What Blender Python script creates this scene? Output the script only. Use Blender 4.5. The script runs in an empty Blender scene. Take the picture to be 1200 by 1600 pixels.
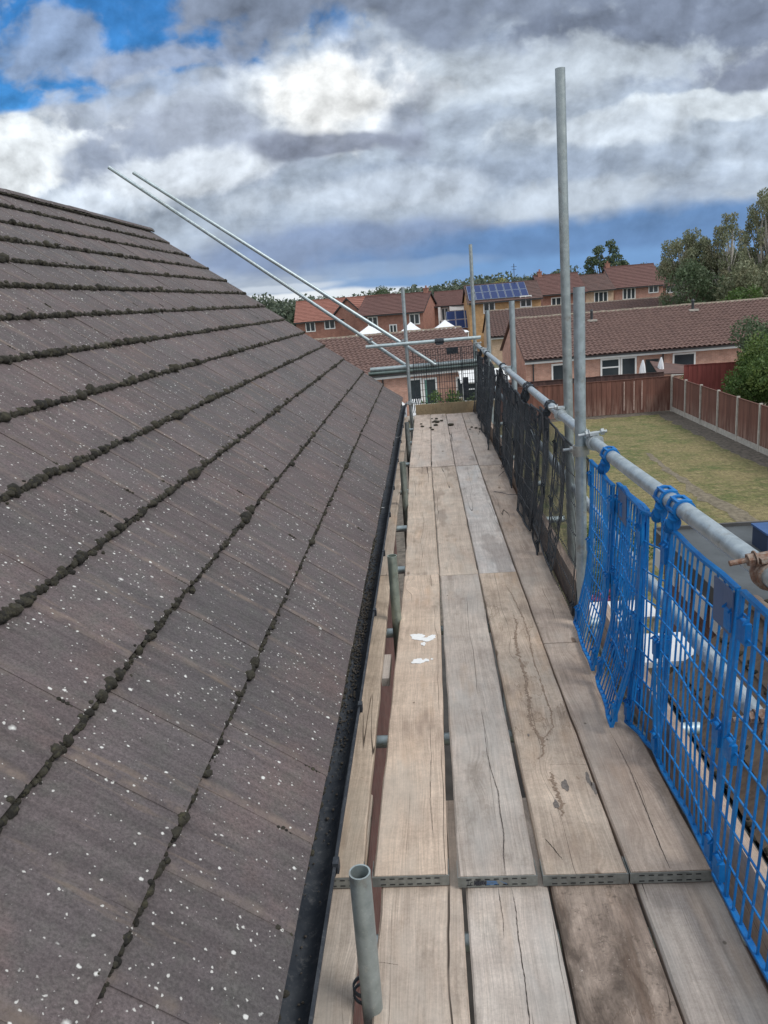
import bpy, math, random
import numpy as np
from mathutils import Matrix, Vector
R_ = math.radians
random.seed(7); rng = np.random.default_rng(7)
sc = bpy.context.scene
COL = sc.collection

# ------------------------------------------------------------------ camera
cam_d = bpy.data.cameras.new('camera'); cam = bpy.data.objects.new('camera', cam_d); COL.objects.link(cam)
cam_d.sensor_fit = 'VERTICAL'; cam_d.sensor_height = 32; cam_d.sensor_width = 24; cam_d.lens = 24
cam_d.clip_start = .05; cam_d.clip_end = 3000
M = Matrix(((.99584, .061853, .066905, 0), (.048134, .26634, -.962676, 0), (-.077364, .961892, .262255, 1.63), (0, 0, 0, 1)))
cam.matrix_world = M
sc.camera = cam
sc.render.resolution_x = 768; sc.render.resolution_y = 1024

# ------------------------------------------------------------------ light
SUN_EL, SUN_AZ = 48, 118        # azimuth clockwise from +Y: the sun stands to the right and a little behind
sd = bpy.data.lights.new('sun', 'SUN'); sd.energy = 1.5; sd.angle = R_(22); sd.color = (1, .95, .88)
so = bpy.data.objects.new('sun', sd); COL.objects.link(so)
so.rotation_euler = (R_(90 - SUN_EL), 0, R_(180 - SUN_AZ) + 0)
sdir = Vector((math.sin(R_(SUN_AZ)) * math.cos(R_(SUN_EL)), math.cos(R_(SUN_AZ)) * math.cos(R_(SUN_EL)), math.sin(R_(SUN_EL))))
so.rotation_euler = sdir.to_track_quat('Z', 'Y').to_euler()
sc.view_settings.view_transform = 'Standard'; sc.view_settings.look = 'None'
sc.view_settings.exposure = 0.34; sc.view_settings.gamma = 1
sc.view_settings.use_curve_mapping = False

def lin(c):
    return tuple(((v / 255) / 12.92 if v <= 10 else (((v / 255) + .055) / 1.055) ** 2.4) for v in c)

class NT:
    """tiny node-tree writer"""
    def __init__(s, tree): s.t = tree; s.t.nodes.clear()
    def n(s, typ, ins=None, **kw):
        nd = s.t.nodes.new(typ)
        for k, v in kw.items(): setattr(nd, k, v)
        for k, v in (ins or {}).items(): s.set(nd.inputs[k], v)
        return nd
    def set(s, sock, v):
        if isinstance(v, bpy.types.NodeSocket): s.t.links.new(v, sock)
        elif isinstance(v, bpy.types.Node): s.t.links.new(v.outputs[0], sock)
        elif isinstance(v, (tuple, list)) and sock.type == 'RGBA' and len(v) == 3: sock.default_value = (*v, 1)
        else: sock.default_value = v
    def m(s, op, a, b=None, c=None, clamp=False):
        nd = s.t.nodes.new('ShaderNodeMath'); nd.operation = op; nd.use_clamp = clamp
        for i, v in enumerate((a, b, c)):
            if v is not None: s.set(nd.inputs[i], v)
        return nd.outputs[0]
    def vm(s, op, a, b=None):
        nd = s.t.nodes.new('ShaderNodeVectorMath'); nd.operation = op
        s.set(nd.inputs[0], a)
        if b is not None: s.set(nd.inputs[1], b)
        return nd.outputs[1] if op in ('LENGTH', 'DOT_PRODUCT') else nd.outputs[0]
    def noise(s, vec, scale=5, detail=4, rough=.55, dist=0, col=False):
        nd = s.n('ShaderNodeTexNoise', {'Vector': vec, 'Scale': scale, 'Detail': detail, 'Roughness': rough, 'Distortion': dist})
        return nd.outputs['Color' if col else 'Fac']
    def voro(s, vec, scale=5, feature='F1', out='Distance', rnd=1):
        nd = s.n('ShaderNodeTexVoronoi', {'Vector': vec, 'Scale': scale, 'Randomness': rnd}, feature=feature)
        return nd.outputs[out]
    def mr(s, v, a, b, c=0, d=1, smooth=False):
        nd = s.n('ShaderNodeMapRange', {'Value': v, 'From Min': a, 'From Max': b, 'To Min': c, 'To Max': d})
        if smooth: nd.interpolation_type = 'SMOOTHSTEP'
        return nd.outputs[0]
    def mix(s, f, a, b, bt='MIX'):
        nd = s.t.nodes.new('ShaderNodeMix'); nd.data_type = 'RGBA'; nd.blend_type = bt
        s.set(nd.inputs[0], f); s.set(nd.inputs[6], a); s.set(nd.inputs[7], b)
        return nd.outputs[2]
    def scale(s, vec, v3): return s.vm('MULTIPLY', vec, v3)
    def geo(s, o='Position'): return s.n('ShaderNodeNewGeometry').outputs[o]

# ------------------------------------------------------------------ world: sky with broken cloud
w = bpy.data.worlds.new('World'); sc.world = w; w.use_nodes = True
T = NT(w.node_tree)
sky = T.n('ShaderNodeTexSky', sky_type='NISHITA', sun_disc=False, sun_elevation=R_(SUN_EL), sun_rotation=R_(SUN_AZ))
d = T.n('ShaderNodeTexCoord').outputs['Generated']
sep = T.n('ShaderNodeSeparateXYZ', {'Vector': d})
dx, dy, dz = sep.outputs
yy = T.m('MAXIMUM', dy, .08)
u = T.m('DIVIDE', dx, yy); v = T.m('DIVIDE', dz, yy)
zz = T.m('ADD', T.m('MAXIMUM', dz, 0), .09)
cl = T.n('ShaderNodeCombineXYZ', {'X': T.m('DIVIDE', dx, zz), 'Y': T.m('DIVIDE', dy, zz), 'Z': 0}).outputs[0]
uv0 = T.n('ShaderNodeCombineXYZ', {'X': u, 'Y': v, 'Z': 0}).outputs[0]
dn = T.noise(T.scale(uv0, (5, 6.5, 1)), 1, 4, .55, .2, col=True)
dn2 = T.vm('SUBTRACT', dn, (.5, .5, .5))
damp = T.mr(v, 0, .2, .3, 1)
off = T.scale(dn2, (.16, .08, 0))
offn = T.n('ShaderNodeVectorMath', {0: off}, operation='SCALE'); T.set(offn.inputs['Scale'], damp)
uv = T.vm('ADD', uv0, offn.outputs[0])
det = T.noise(cl, .9, 8, .62, .6)
det2 = T.noise(T.scale(uv0, (4, 7, 1)), 1.6, 8, .62, .5)
fac = T.mr(T.m('ADD', T.m('MULTIPLY', det, .5), T.m('MULTIPLY', det2, .5)), .36, .64)
base = T.mix(fac, lin((132, 145, 167)), lin((205, 214, 223)))
# cloud edges: smooth noise plus rounded (billow) noise
sv = T.n('ShaderNodeVectorMath', {0: T.scale(uv0, (1, 1.25, 1)), 1: T.n('ShaderNodeVectorMath', {0: dn2}, operation='SCALE').outputs[0]}, operation='ADD')
sv.inputs[1].links[0].from_node.inputs['Scale'].default_value = .05
EN = []
for k_, (a_, b_) in enumerate(((8, 0), (12, 3.3))):
    q_ = T.vm('ADD', sv.outputs[0], (b_, b_ * .7, b_))
    n1 = T.noise(q_, a_, 8, .56, 0)
    n2 = T.m('ABSOLUTE', T.m('SUBTRACT', T.noise(T.vm('ADD', q_, (5, 2, 1)), a_ * 1.3, 4, .5), .5))
    EN.append(T.m('ADD', T.m('SUBTRACT', n1, .5), T.m('MULTIPLY', T.m('SUBTRACT', .10, n2), .8)))
cnt = [0]
def blob(c, u0, v0, a, b, col, st=1.0, edge=.35, amp=2.6):
    q = T.scale(T.vm('SUBTRACT', uv, (u0, v0, 0)), (1 / a, 1 / b, 0))
    L = T.vm('LENGTH', q); cnt[0] += 1
    raw_ = T.m('ADD', T.m('SUBTRACT', 1, L), T.m('MULTIPLY', EN[cnt[0] % 2], amp))
    m_ = T.mr(raw_, -edge * .6, edge * .8, 0, st, smooth=True)
    return T.mix(m_, c, col if not isinstance(col, tuple) else lin(col))
skyc = T.mix(1.0, sky.outputs[0], (.030, .080, .124), 'MULTIPLY')
c = base
c = blob(c, .05, .14, .60, .09, (176, 188, 203), .7, .7)
c = blob(c, -.26, .200, .20, .050, (168, 176, 192), .8, .5)
c = blob(c, -.49, .200, .10, .045, (244, 248, 250), .97, .4)
c = blob(c, -.37, .180, .06, .030, (150, 160, 178), .8, .5)
c = blob(c, -.40, .150, .07, .018, (214, 222, 231), .8, .5)
c = blob(c, -.27, .165, .10, .020, (226, 232, 238), .8, .5)
c = blob(c, -.29, .345, .22, .072, skyc, 1, .28, 1.5)
c = blob(c, -.47, .280, .18, .030, skyc, 1, .28, 1.4)
c = blob(c, -.415, .325, .060, .034, (160, 172, 192), .75, .45)
c = blob(c, -.30, .295, .110, .020, (165, 175, 194), .85, .4)
c = blob(c, -.23, .255, .17, .022, (182, 191, 205), .8, .5)
c = blob(c, .02, .345, .26, .050, (132, 142, 160), .97, .4)
c = blob(c, .34, .28, .22, .050, (126, 136, 155), .97, .4)
c = blob(c, .38, .225, .07, .022, (134, 142, 160), .9, .4)
c = blob(c, .17, .245, .22, .028, (200, 209, 218), .8, .5)
c = blob(c, -.11, .245, .10, .040, (206, 213, 221), .9, .5)
c = blob(c, -.085, .236, .095, .046, (228, 232, 236), 1, .6)
c = blob(c, -.08, .238, .08, .038, (250, 250, 248), 1, .5)
c = blob(c, .00, .205, .035, .045, (152, 160, 176), .7, .5)
c = blob(c, -.10, .185, .10, .016, (136, 143, 160), .9, .45)
c = blob(c, .36, .190, .14, .016, (222, 229, 234), .85, .4)
c = blob(c, .20, .175, .12, .018, (206, 214, 222), .8, .5)
c = blob(c, .10, .135, .20, .018, (160, 173, 192), .7, .6)
c = blob(c, -.05, .128, .16, .018, (196, 205, 216), .7, .5)
c = blob(c, .18, .105, .10, .016, (200, 209, 219), .7, .5)
c = blob(c, -.08, .070, .24, .028, (128, 146, 178), .85, .5, .9)
c = blob(c, .28, .050, .36, .036, (106, 140, 184), .97, .4, .7)
c = blob(c, .20, .022, .34, .020, (122, 160, 205), .9, .5, .5)
c = blob(c, -.02, .042, .10, .010, (146, 168, 198), .7, .5, .6)
c = blob(c, -.13, .012, .17, .010, (234, 237, 239), .95, .4, .9)
c = blob(c, -.17, .028, .07, .005, (206, 214, 224), .8, .5, .8)
c = T.mix(1.0, c, (.80, .82, .84), 'MULTIPLY')
# behind and above the view: plain broken cloud
front = T.mr(dy, .12, .35, 0, 1, smooth=True)
low = T.mr(dz, .55, .35, 0, 1, smooth=True)
c = T.mix(T.m('MULTIPLY', front, low), T.mix(.6, base, lin((238, 240, 244))), c)
def eb(o_, sc_, dd):
    q_ = T.vm('ADD', sv.outputs[0], (-o_ * .6, o_, 0)); return T.noise(q_, sc_, dd, .55, 0)
emb = T.m('SUBTRACT', eb(0, 8, 6), eb(.020, 8, 6)); emb2 = T.m('SUBTRACT', eb(0, 26, 4), eb(.006, 26, 4))
hz_ = T.mr(v, .03, .12, .15, 1)
dtl = T.m('ADD', 1, T.m('MULTIPLY', T.m('MULTIPLY', T.m('ADD', T.m('MULTIPLY', emb, 2.4), T.m('MULTIPLY', emb2, .5)), front), hz_))
c = T.mix(1.0, c, T.n('ShaderNodeCombineColor', {'Red': dtl, 'Green': dtl, 'Blue': dtl}).outputs[0], 'MULTIPLY')
c = T.mix(1.0, c, (10, 10, 10), 'MULTIPLY')
bg = T.n('ShaderNodeBackground', {'Color': c, 'Strength': .1})
wo = T.n('ShaderNodeOutputWorld', {'Surface': bg.outputs[0]})

# ------------------------------------------------------------------ mesh writer
class MB:
    def __init__(s): s.V = []; s.F = []; s.MI = []; s.n = 0
    def add(s, vs, fs, mi=0):
        b = s.n; s.V.extend([tuple(map(float, p)) for p in vs]); s.n += len(vs)
        s.F.extend([tuple(i + b for i in f) for f in fs]); s.MI.extend([mi] * len(fs)); return s
    def box(s, x0, x1, y0, y1, z0, z1, mi=0, rz=0, c=None):
        vs = [(x, y, z) for x in (x0, x1) for y in (y0, y1) for z in (z0, z1)]
        if rz:
            cx, cy = c or ((x0 + x1) / 2, (y0 + y1) / 2); ca, sa = math.cos(rz), math.sin(rz)
            vs = [(cx + (x - cx) * ca - (y - cy) * sa, cy + (x - cx) * sa + (y - cy) * ca, z) for x, y, z in vs]
        return s.add(vs, [(0, 1, 3, 2), (4, 6, 7, 5), (0, 4, 5, 1), (2, 3, 7, 6), (0, 2, 6, 4), (1, 5, 7, 3)], mi)
    def tube(s, p, q, r, seg=16, r2=None, cap=True, mi=0):
        p = Vector(p); q = Vector(q); d_ = (q - p).normalized(); a = d_.orthogonal().normalized(); b = d_.cross(a)
        r2 = r if r2 is None else r2; vs = []
        for c_, rr in ((p, r), (q, r2)):
            for i in range(seg):
                t = 2 * math.pi * i / seg; vs.append(c_ + a * math.cos(t) * rr + b * math.sin(t) * rr)
        fs = [(i, (i + 1) % seg, seg + (i + 1) % seg, seg + i) for i in range(seg)]
        if cap: fs += [tuple(range(seg - 1, -1, -1)), tuple(range(seg, 2 * seg))]
        return s.add(vs, fs, mi)
    def pipe(s, p, q, r, wall=.004, seg=28, n=1, wob=0):
        """open scaffold tube with a wall you can look into"""
        p = Vector(p); q = Vector(q); d_ = (q - p).normalized(); a = d_.orthogonal().normalized(); b = d_.cross(a)
        vs = []; rings = []
        for j in range(n + 1):
            c_ = p.lerp(q, j / n) + (a * rng.normal() + b * rng.normal()) * wob * (0 < j < n); rings.append((c_, r))
        rings += [(q, r - wall), (q - d_ * .35, r - wall)]
        pre = [(p + d_ * .35, r - wall), (p, r - wall)]
        rings = pre + rings
        for c_, rr in rings:
            for i in range(seg):
                t = 2 * math.pi * i / seg; vs.append(c_ + a * math.cos(t) * rr + b * math.sin(t) * rr)
        fs = [(k * seg + i, k * seg + (i + 1) % seg, (k + 1) * seg + (i + 1) % seg, (k + 1) * seg + i) for k in range(len(rings) - 1) for i in range(seg)]
        fs += [tuple(range(seg)), tuple(range((len(rings) - 1) * seg, len(rings) * seg))]
        return s.add(vs, fs)
    def ribbon(s, pts, A, B, mi=0):
        """bar of rectangular section (half widths A and B, vectors) along points"""
        A = Vector(A); B = Vector(B); vs = []
        for p in pts:
            p = Vector(p); vs += [p - A - B, p + A - B, p + A + B, p - A + B]
        n = len(pts); fs = [(k * 4 + i, k * 4 + (i + 1) % 4, k * 4 + 4 + (i + 1) % 4, k * 4 + 4 + i) for k in range(n - 1) for i in range(4)]
        fs += [(3, 2, 1, 0), (n * 4 - 4, n * 4 - 3, n * 4 - 2, n * 4 - 1)]
        return s.add(vs, fs, mi)
    def prism(s, poly, axis, a, b, mi=0):
        """extrude a 2-D polygon along an axis between a and b"""
        n = len(poly)
        def P(p, t): return {'x': (t, p[0], p[1]), 'y': (p[0], t, p[1]), 'z': (p[0], p[1], t)}[axis]
        vs = [P(p, a) for p in poly] + [P(p, b) for p in poly]
        return s.add(vs, [(i, (i + 1) % n, n + (i + 1) % n, n + i) for i in range(n)] + [tuple(range(n - 1, -1, -1)), tuple(range(n, 2 * n))], mi)
    def ring(s, c_, ax, r0, r1, wd, a0=0, a1=360, seg=20, mi=0):
        """flat band round an axis through c_"""
        c_ = Vector(c_); ax = Vector(ax).normalized(); a = ax.orthogonal().normalized()
        if abs(ax.y) > .9: a = Vector((1, 0, 0))
        b = ax.cross(a); vs = []
        for i in range(seg + 1):
            t = R_(a0 + (a1 - a0) * i / seg); e = a * math.cos(t) + b * math.sin(t)
            for rr, k in ((r0, -1), (r1, -1), (r1, 1), (r0, 1)): vs.append(c_ + e * rr + ax * wd / 2 * k)
        fs = [(k * 4 + i, k * 4 + (i + 1) % 4, k * 4 + 4 + (i + 1) % 4, k * 4 + 4 + i) for k in range(seg) for i in range(4)]
        fs += [(0, 1, 2, 3), (seg * 4, seg * 4 + 1, seg * 4 + 2, seg * 4 + 3)]
        return s.add(vs, fs, mi)
    def build(s, name, mats, parent=None, loc=None, smooth=None, fn=None):
        V = s.V
        if fn: V = [fn(p) for p in V]
        V = np.array(V, float).reshape(-1, 3)
        o = raw(name, V, s.F, mats, parent, loc, smooth)
        if len(set(s.MI)) > 1: o.data.polygons.foreach_set('material_index', s.MI)
        return o

def raw(name, V, F, mats, parent=None, loc=None, smooth=None):
    me = bpy.data.meshes.new(name)
    if loc is None: loc = tuple(parent_loc(parent)) if parent else (0, 0, 0)
    V = np.asarray(V, float) - np.array(loc)
    me.from_pydata(V.tolist(), [], F if isinstance(F, list) else F.tolist()); me.update()
    for m_ in (mats if isinstance(mats, (list, tuple)) else [mats]): me.materials.append(m_)
    if smooth is not None:
        me.polygons.foreach_set('use_smooth', [True] * len(me.polygons))
        if smooth < 180: me.set_sharp_from_angle(angle=R_(smooth))
    o = bpy.data.objects.new(name, me); COL.objects.link(o)
    if parent:
        o.parent = parent; o.location = Vector(loc) - parent_loc(parent)
    else: o.location = loc
    return o
def parent_loc(p):
    L = Vector((0, 0, 0))
    while p: L = L + p.location; p = p.parent
    return L
def tag(o, label=None, cat=None, group=None, kind=None):
    if label: o['label'] = label
    if cat: o['category'] = cat
    if group: o['group'] = group
    if kind: o['kind'] = kind
    return o
def thing(name, label, cat, loc=(0, 0, 0), group=None):
    o = bpy.data.objects.new(name, None); o.empty_display_size = .1; COL.objects.link(o); o.location = loc
    return tag(o, label, cat, group)
def copy_tree(o, parent=None, off=None):
    c_ = o.copy(); COL.objects.link(c_); c_.parent = parent
    if off is not None: c_.location = o.location + Vector(off)
    for ch in list(o.children): copy_tree(ch, c_)
    return c_

# ------------------------------------------------------------------ materials
def material(name, fn, **kw):
    m_ = bpy.data.materials.new(name); m_.use_nodes = True; t = NT(m_.node_tree)
    p = t.n('ShaderNodeBsdfPrincipled'); o = t.n('ShaderNodeOutputMaterial', {'Surface': p.outputs[0]})
    p.inputs['Roughness'].default_value = .8
    for k, v_ in kw.items(): t.set(p.inputs[k.replace('_', ' ')], v_)
    fn(t, p); return m_
def bump(t, p, h, st=.4, dist=.01):
    b = t.n('ShaderNodeBump', {'Height': h, 'Strength': st, 'Distance': dist}); t.set(p.inputs['Normal'], b.outputs[0])
def simple(name, col, rough=.8, var=.15, scale=3, bs=0, **kw):
    def f(t, p):
        g = t.geo(); n = t.noise(g, scale, 5, .6)
        k = t.mr(n, .3, .7, 1 - var, 1 + var)
        t.set(p.inputs['Base Color'], t.mix(1, col, t.n('ShaderNodeCombineColor', {'Red': k, 'Green': k, 'Blue': k}).outputs[0], 'MULTIPLY'))
        p.inputs['Roughness'].default_value = rough
        if bs: bump(t, p, t.noise(g, scale * 8, 4, .6), bs, .01)
    return material(name, f, **kw)
def grey(t, k): return t.n('ShaderNodeCombineColor', {'Red': k, 'Green': k, 'Blue': k}).outputs[0]

PITCH = R_(37.6)
def f_tile(t, p):
    g = t.geo(); isl = t.geo('Random Per Island')
    # coordinates: along the eave (y) and up the slope (x)
    st = t.noise(t.scale(g, (1.6, 16, 1.6)), 2.2, 5, .6, .3)      # streaks that run down the slope
    big = t.noise(g, 1.1, 3, .5); fine = t.noise(g, 130, 5, .8); mid = t.noise(g, 14, 5, .65)
    c_ = t.mix(t.mr(big, .35, .65), (.106, .084, .086), (.084, .075, .078))
    c_ = t.mix(t.mr(t.noise(g, 3.3, 4, .6), .52, .68, 0, .7), c_, (.128, .094, .090))
    c_ = t.mix(t.mr(mid, .45, .75, 0, .5), c_, (.084, .088, .077))
    k = t.m('MULTIPLY', t.mr(fine, .3, .7, .50, 1.5), t.mr(st, .3, .7, .78, 1.24))
    k = t.m('MULTIPLY', k, t.mr(isl, 0, 1, .91, 1.08))
    c_ = t.mix(1, c_, grey(t, k), 'MULTIPLY')
    lip = t.n('ShaderNodeAttribute', attribute_name='lip').outputs['Fac']
    c_ = t.mix(t.m('MULTIPLY', t.m('MULTIPLY', lip, t.mr(mid, .38, .62)), .85), c_, (.20, .155, .13))
    # pale rusty ridges beside the joints
    c_ = t.mix(t.mr(t.noise(t.scale(g, (1.2, 9, 1.2)), 1.9, 4, .6), .62, .72, 0, .35), c_, (.24, .18, .13))
    # lichen spots
    def spots(c_, sc_, r, dens, col):
        wv = t.vm('ADD', g, t.scale(t.vm('SUBTRACT', t.noise(g, 60, 3, .6, col=True), (.5, .5, .5)), (.012, .012, .012)))
        vn = t.n('ShaderNodeTexVoronoi', {'Vector': wv, 'Scale': sc_})
        sepc = t.n('ShaderNodeSeparateColor', {'Color': vn.outputs['Color']})
        rr = t.m('MULTIPLY', t.m('POWER', sepc.outputs[0], 3.0), r)
        on = t.m('GREATER_THAN', t.m('ADD', sepc.outputs[1], t.m('MULTIPLY', t.noise(g, 2.6, 2), .7)), dens)
        m_ = t.m('MULTIPLY', t.mr(t.m('SUBTRACT', vn.outputs['Distance'], rr), .07, -.05), on)
        return t.mix(m_, c_, col), m_
    c_, s1 = spots(c_, 42, .24, 1.0, (.62, .63, .61))
    c_, s2 = spots(c_, 95, .36, .97, (.50, .50, .48))
    c_, s3 = spots(c_, 15, .10, 1.14, (.66, .67, .65))
    t.set(p.inputs['Base Color'], c_); p.inputs['Roughness'].default_value = .86
    bump(t, p, t.m('ADD', t.m('MULTIPLY', fine, .6), mid), .55, .004)
TILE = material('concrete_tile', f_tile)
def f_moss(t, p):
    g = t.geo(); n = t.noise(g, 60, 4, .7); isl = t.geo('Random Per Island')
    c_ = t.mix(isl, (.020, .019, .017), (.055, .051, .038)); c_ = t.mix(t.mr(n, .5, .8), c_, (.10, .095, .055))
    t.set(p.inputs['Base Color'], c_); p.inputs['Roughness'].default_value = 1
    bump(t, p, t.noise(g, 420, 3, .7), 1, .006)
MOSS = material('moss', f_moss)
def f_wood(t, p):
    oi = t.n('ShaderNodeObjectInfo'); rd = oi.outputs['Random']
    g = t.n('ShaderNodeTexCoord').outputs['Object']
    offs = t.n('ShaderNodeCombineXYZ', {'X': t.m('MULTIPLY', rd, 37), 'Y': t.m('MULTIPLY', rd, 91), 'Z': t.m('MULTIPLY', rd, 13)}).outputs[0]
    g = t.vm('ADD', g, offs)
    # knots push the grain aside
    kv = t.n('ShaderNodeTexVoronoi', {'Vector': t.scale(g, (5.5, 1.7, 2)), 'Scale': 1})
    kd = kv.outputs['Distance']
    kmask = t.mr(kd, .30, .02, 0, 1, smooth=True)
    warp = t.noise(t.scale(g, (3, .9, 3)), 1.3, 3, .5)
    gx = t.m('ADD', t.n('ShaderNodeSeparateXYZ', {'Vector': g}).outputs[0], t.m('ADD', t.m('MULTIPLY', kmask, .035), t.m('MULTIPLY', warp, .07)))
    gy = t.n('ShaderNodeSeparateXYZ', {'Vector': g}).outputs[1]
    gz = t.n('ShaderNodeSeparateXYZ', {'Vector': g}).outputs[2]
    gg = t.n('ShaderNodeCombineXYZ', {'X': gx, 'Y': gy, 'Z': gz}).outputs[0]
    ring = t.noise(t.scale(gg, (48, .8, 20)), 1, 3, .55)
    fine = t.noise(t.scale(gg, (260, 5, 60)), 1, 4, .7)
    blot = t.noise(g, 4.5, 5, .6); cross = t.noise(t.scale(g, (2, 30, 2)), 1, 4, .6)
    c_ = t.mix(t.mr(blot, .3, .7), (.46, .395, .35), (.59, .53, .475))
    c_ = t.mix(t.mr(ring, .36, .56), t.mix(.26, c_, (.29, .24, .20)), c_)
    c_ = t.mix(1, c_, grey(t, t.mr(fine, .25, .75, .72, 1.26)), 'MULTIPLY')
    c_ = t.mix(1, c_, grey(t, t.mr(cross, .3, .7, .93, 1.05)), 'MULTIPLY')
    sp_ = t.noise(g, 120, 4, .8); c_ = t.mix(1, c_, grey(t, t.mr(sp_, .3, .7, .86, 1.13)), 'MULTIPLY')
    scr = t.noise(t.scale(g, (14, 70, 8)), 1, 4, .7, 1.2); c_ = t.mix(t.mr(scr, .64, .74, 0, .45), c_, (.24, .20, .17))
    # silvery weathering and warm patches
    c_ = t.mix(t.mr(t.noise(t.scale(g, (4, 1.2, 3)), 1.3, 4, .6), .5, .68, 0, .55), c_, (.46, .45, .43))
    c_ = t.mix(t.mr(t.noise(t.scale(g, (6, 1.6, 3)), 1.1, 3, .6), .58, .72, 0, .38), c_, (.50, .36, .25))
    # dirt
    dm = t.mr(t.noise(t.scale(g, (5, 2.2, 3)), 1.7, 6, .68), .56, .76, 0, .6)
    c_ = t.mix(dm, c_, (.15, .125, .10))
    # dried water marks: thin closed outlines
    wn = t.noise(t.scale(g, (9, 2.6, 5)), 1.1, 5, .62)
    ws = t.m('MULTIPLY', t.mr(t.m('ABSOLUTE', t.m('SUBTRACT', wn, .59)), .013, .002), t.mr(t.noise(g, 1.7, 2),   .46, .54, 0, .85))
    dirt = t.m('SUBTRACT', 1, oi.outputs['Alpha'])
    wet = t.m('MULTIPLY', t.m('MULTIPLY', dirt, 3.2, clamp=True), .75, clamp=True)
    c_ = t.mix(t.m('MULTIPLY', t.m('MULTIPLY', t.mr(wn, .585, .63, 0, .45), t.mr(t.noise(g, 1.7, 2), .46, .54)), wet), c_, (.27, .215, .17))
    c_ = t.mix(t.m('MULTIPLY', ws, wet), c_, (.18, .13, .09))
    mo_ = t.noise(t.scale(g, (9, 5, 5)), 1.3, 6, .72); c_ = t.mix(1, c_, grey(t, t.mr(mo_, .3, .7, .84, 1.13)), 'MULTIPLY')
    cw = t.noise(t.scale(g, (5, 1.3, 3)), 1, 3, .6); c_ = t.mix(t.mr(cw, .60, .66, 0, .4), c_, (.17, .13, .11))
    # knots and cracks
    isk = t.m('GREATER_THAN', t.n('ShaderNodeSeparateColor', {'Color': kv.outputs['Color']}).outputs[0], .35)
    kn = t.m('MULTIPLY', t.mr(kd, .085, .035, 0, .8, smooth=True), isk)
    c_ = t.mix(kn, c_, (.13, .085, .055))
    ck = t.noise(t.scale(gg, (9, .16, 6)), 1, 2, .4)
    crack = t.m('MULTIPLY', t.mr(t.m('ABSOLUTE', t.m('SUBTRACT', ck, .5)), .0042, .0012), t.mr(t.noise(t.scale(g, (3, .7, 1)), 1.9, 2), .46, .52))
    c_ = t.mix(crack, c_, (.05, .038, .03))
    # nail and boot dents
    sv = t.n('ShaderNodeTexVoronoi', {'Vector': t.scale(g, (1, .8, 1)), 'Scale': 13})
    so_ = t.m('MULTIPLY', t.mr(sv.outputs['Distance'], .085, .05), t.m('GREATER_THAN', t.n('ShaderNodeSeparateColor', {'Color': sv.outputs['Color']}).outputs[0], .88))
    c_ = t.mix(t.m('MULTIPLY', so_, .7), c_, (.10, .08, .06))
    # heavy grime for the boards whose colour alpha is below one
    gn = t.noise(t.scale(g, (5, 1.6, 3)), 1.5, 7, .72, .4); gn2 = t.noise(g, 38, 5, .75)
    c_ = t.mix(t.m('MULTIPLY', t.mr(gn, .42, .62), dirt), c_, (.12, .10, .085))
    c_ = t.mix(t.m('MULTIPLY', t.mr(gn2, .55, .68, 0, .7), dirt), c_, (.09, .075, .062))
    c_ = t.mix(t.m('MULTIPLY', t.mr(t.noise(t.scale(g, (11, .9, 3)), 1, 6, .7), .50, .72, 0, .5), dirt), c_, (.27, .175, .12))
    wsp = t.m('MULTIPLY', t.mr(t.noise(g, 75, 4, .7), .64, .69), t.mr(t.noise(g, 5.3, 2), .56, .64))
    c_ = t.mix(t.m('MULTIPLY', wsp, dirt), c_, (.75, .74, .72))
    c_ = t.mix(1, c_, oi.outputs['Color'], 'MULTIPLY')
    t.set(p.inputs['Base Color'], c_); p.inputs['Roughness'].default_value = .82
    h = t.m('ADD', t.m('MULTIPLY', fine, .35), t.m('MULTIPLY', ring, .5)); h = t.m('SUBTRACT', h, t.m('MULTIPLY', crack, 1.5))
    bump(t, p, h, .5, .003)
WOOD = material('scaffold_board_wood', f_wood)
def f_galv(t, p):
    g = t.geo(); n = t.noise(g, 22, 5, .65); n2 = t.noise(g, 3.1, 4, .6); s = t.noise(g, 160, 3, .6)
    oi = t.n('ShaderNodeObjectInfo')
    c_ = t.mix(t.mr(n, .35, .65), (.36, .40, .42), (.50, .54, .56)); c_ = t.mix(t.mr(n2, .52, .72, 0, .55), c_, (.33, .34, .32))
    c_ = t.mix(t.mr(s, .6, .72, 0, .5), c_, (.62, .64, .65))
    vd = t.voro(t.scale(g, (1, .45, .45)), 34)
    c_ = t.mix(t.mr(vd, .10, .05, 0, .45), c_, (.22, .21, .19))
    c_ = t.mix(t.mr(t.noise(g, 9, 6, .75), .58, .70, 0, .55), c_, (.25, .18, .13))
    c_ = t.mix(t.mr(t.noise(g, 31, 5, .75), .62, .68, 0, .6), c_, (.66, .66, .62))
    c_ = t.mix(1, c_, oi.outputs['Color'], 'MULTIPLY')
    t.set(p.inputs['Base Color'], c_); t.set(p.inputs['Metallic'], .7); t.set(p.inputs['Roughness'], t.mr(n, .3, .7, .36, .56))
    bump(t, p, s, .18, .002)
GALV = material('galvanised_steel', f_galv)
def f_rust(t, p):
    g = t.geo(); n = t.noise(g, 45, 5, .7)
    c_ = t.mix(t.mr(n, .35, .65), (.16, .075, .045), (.34, .29, .25)); c_ = t.mix(t.mr(t.noise(g, 150, 3), .55, .7), c_, (.20, .09, .04))
    t.set(p.inputs['Base Color'], c_); t.set(p.inputs['Metallic'], .35); p.inputs['Roughness'].default_value = .75
    bump(t, p, n, .6, .003)
RUST = material('rusty_steel', f_rust)
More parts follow.
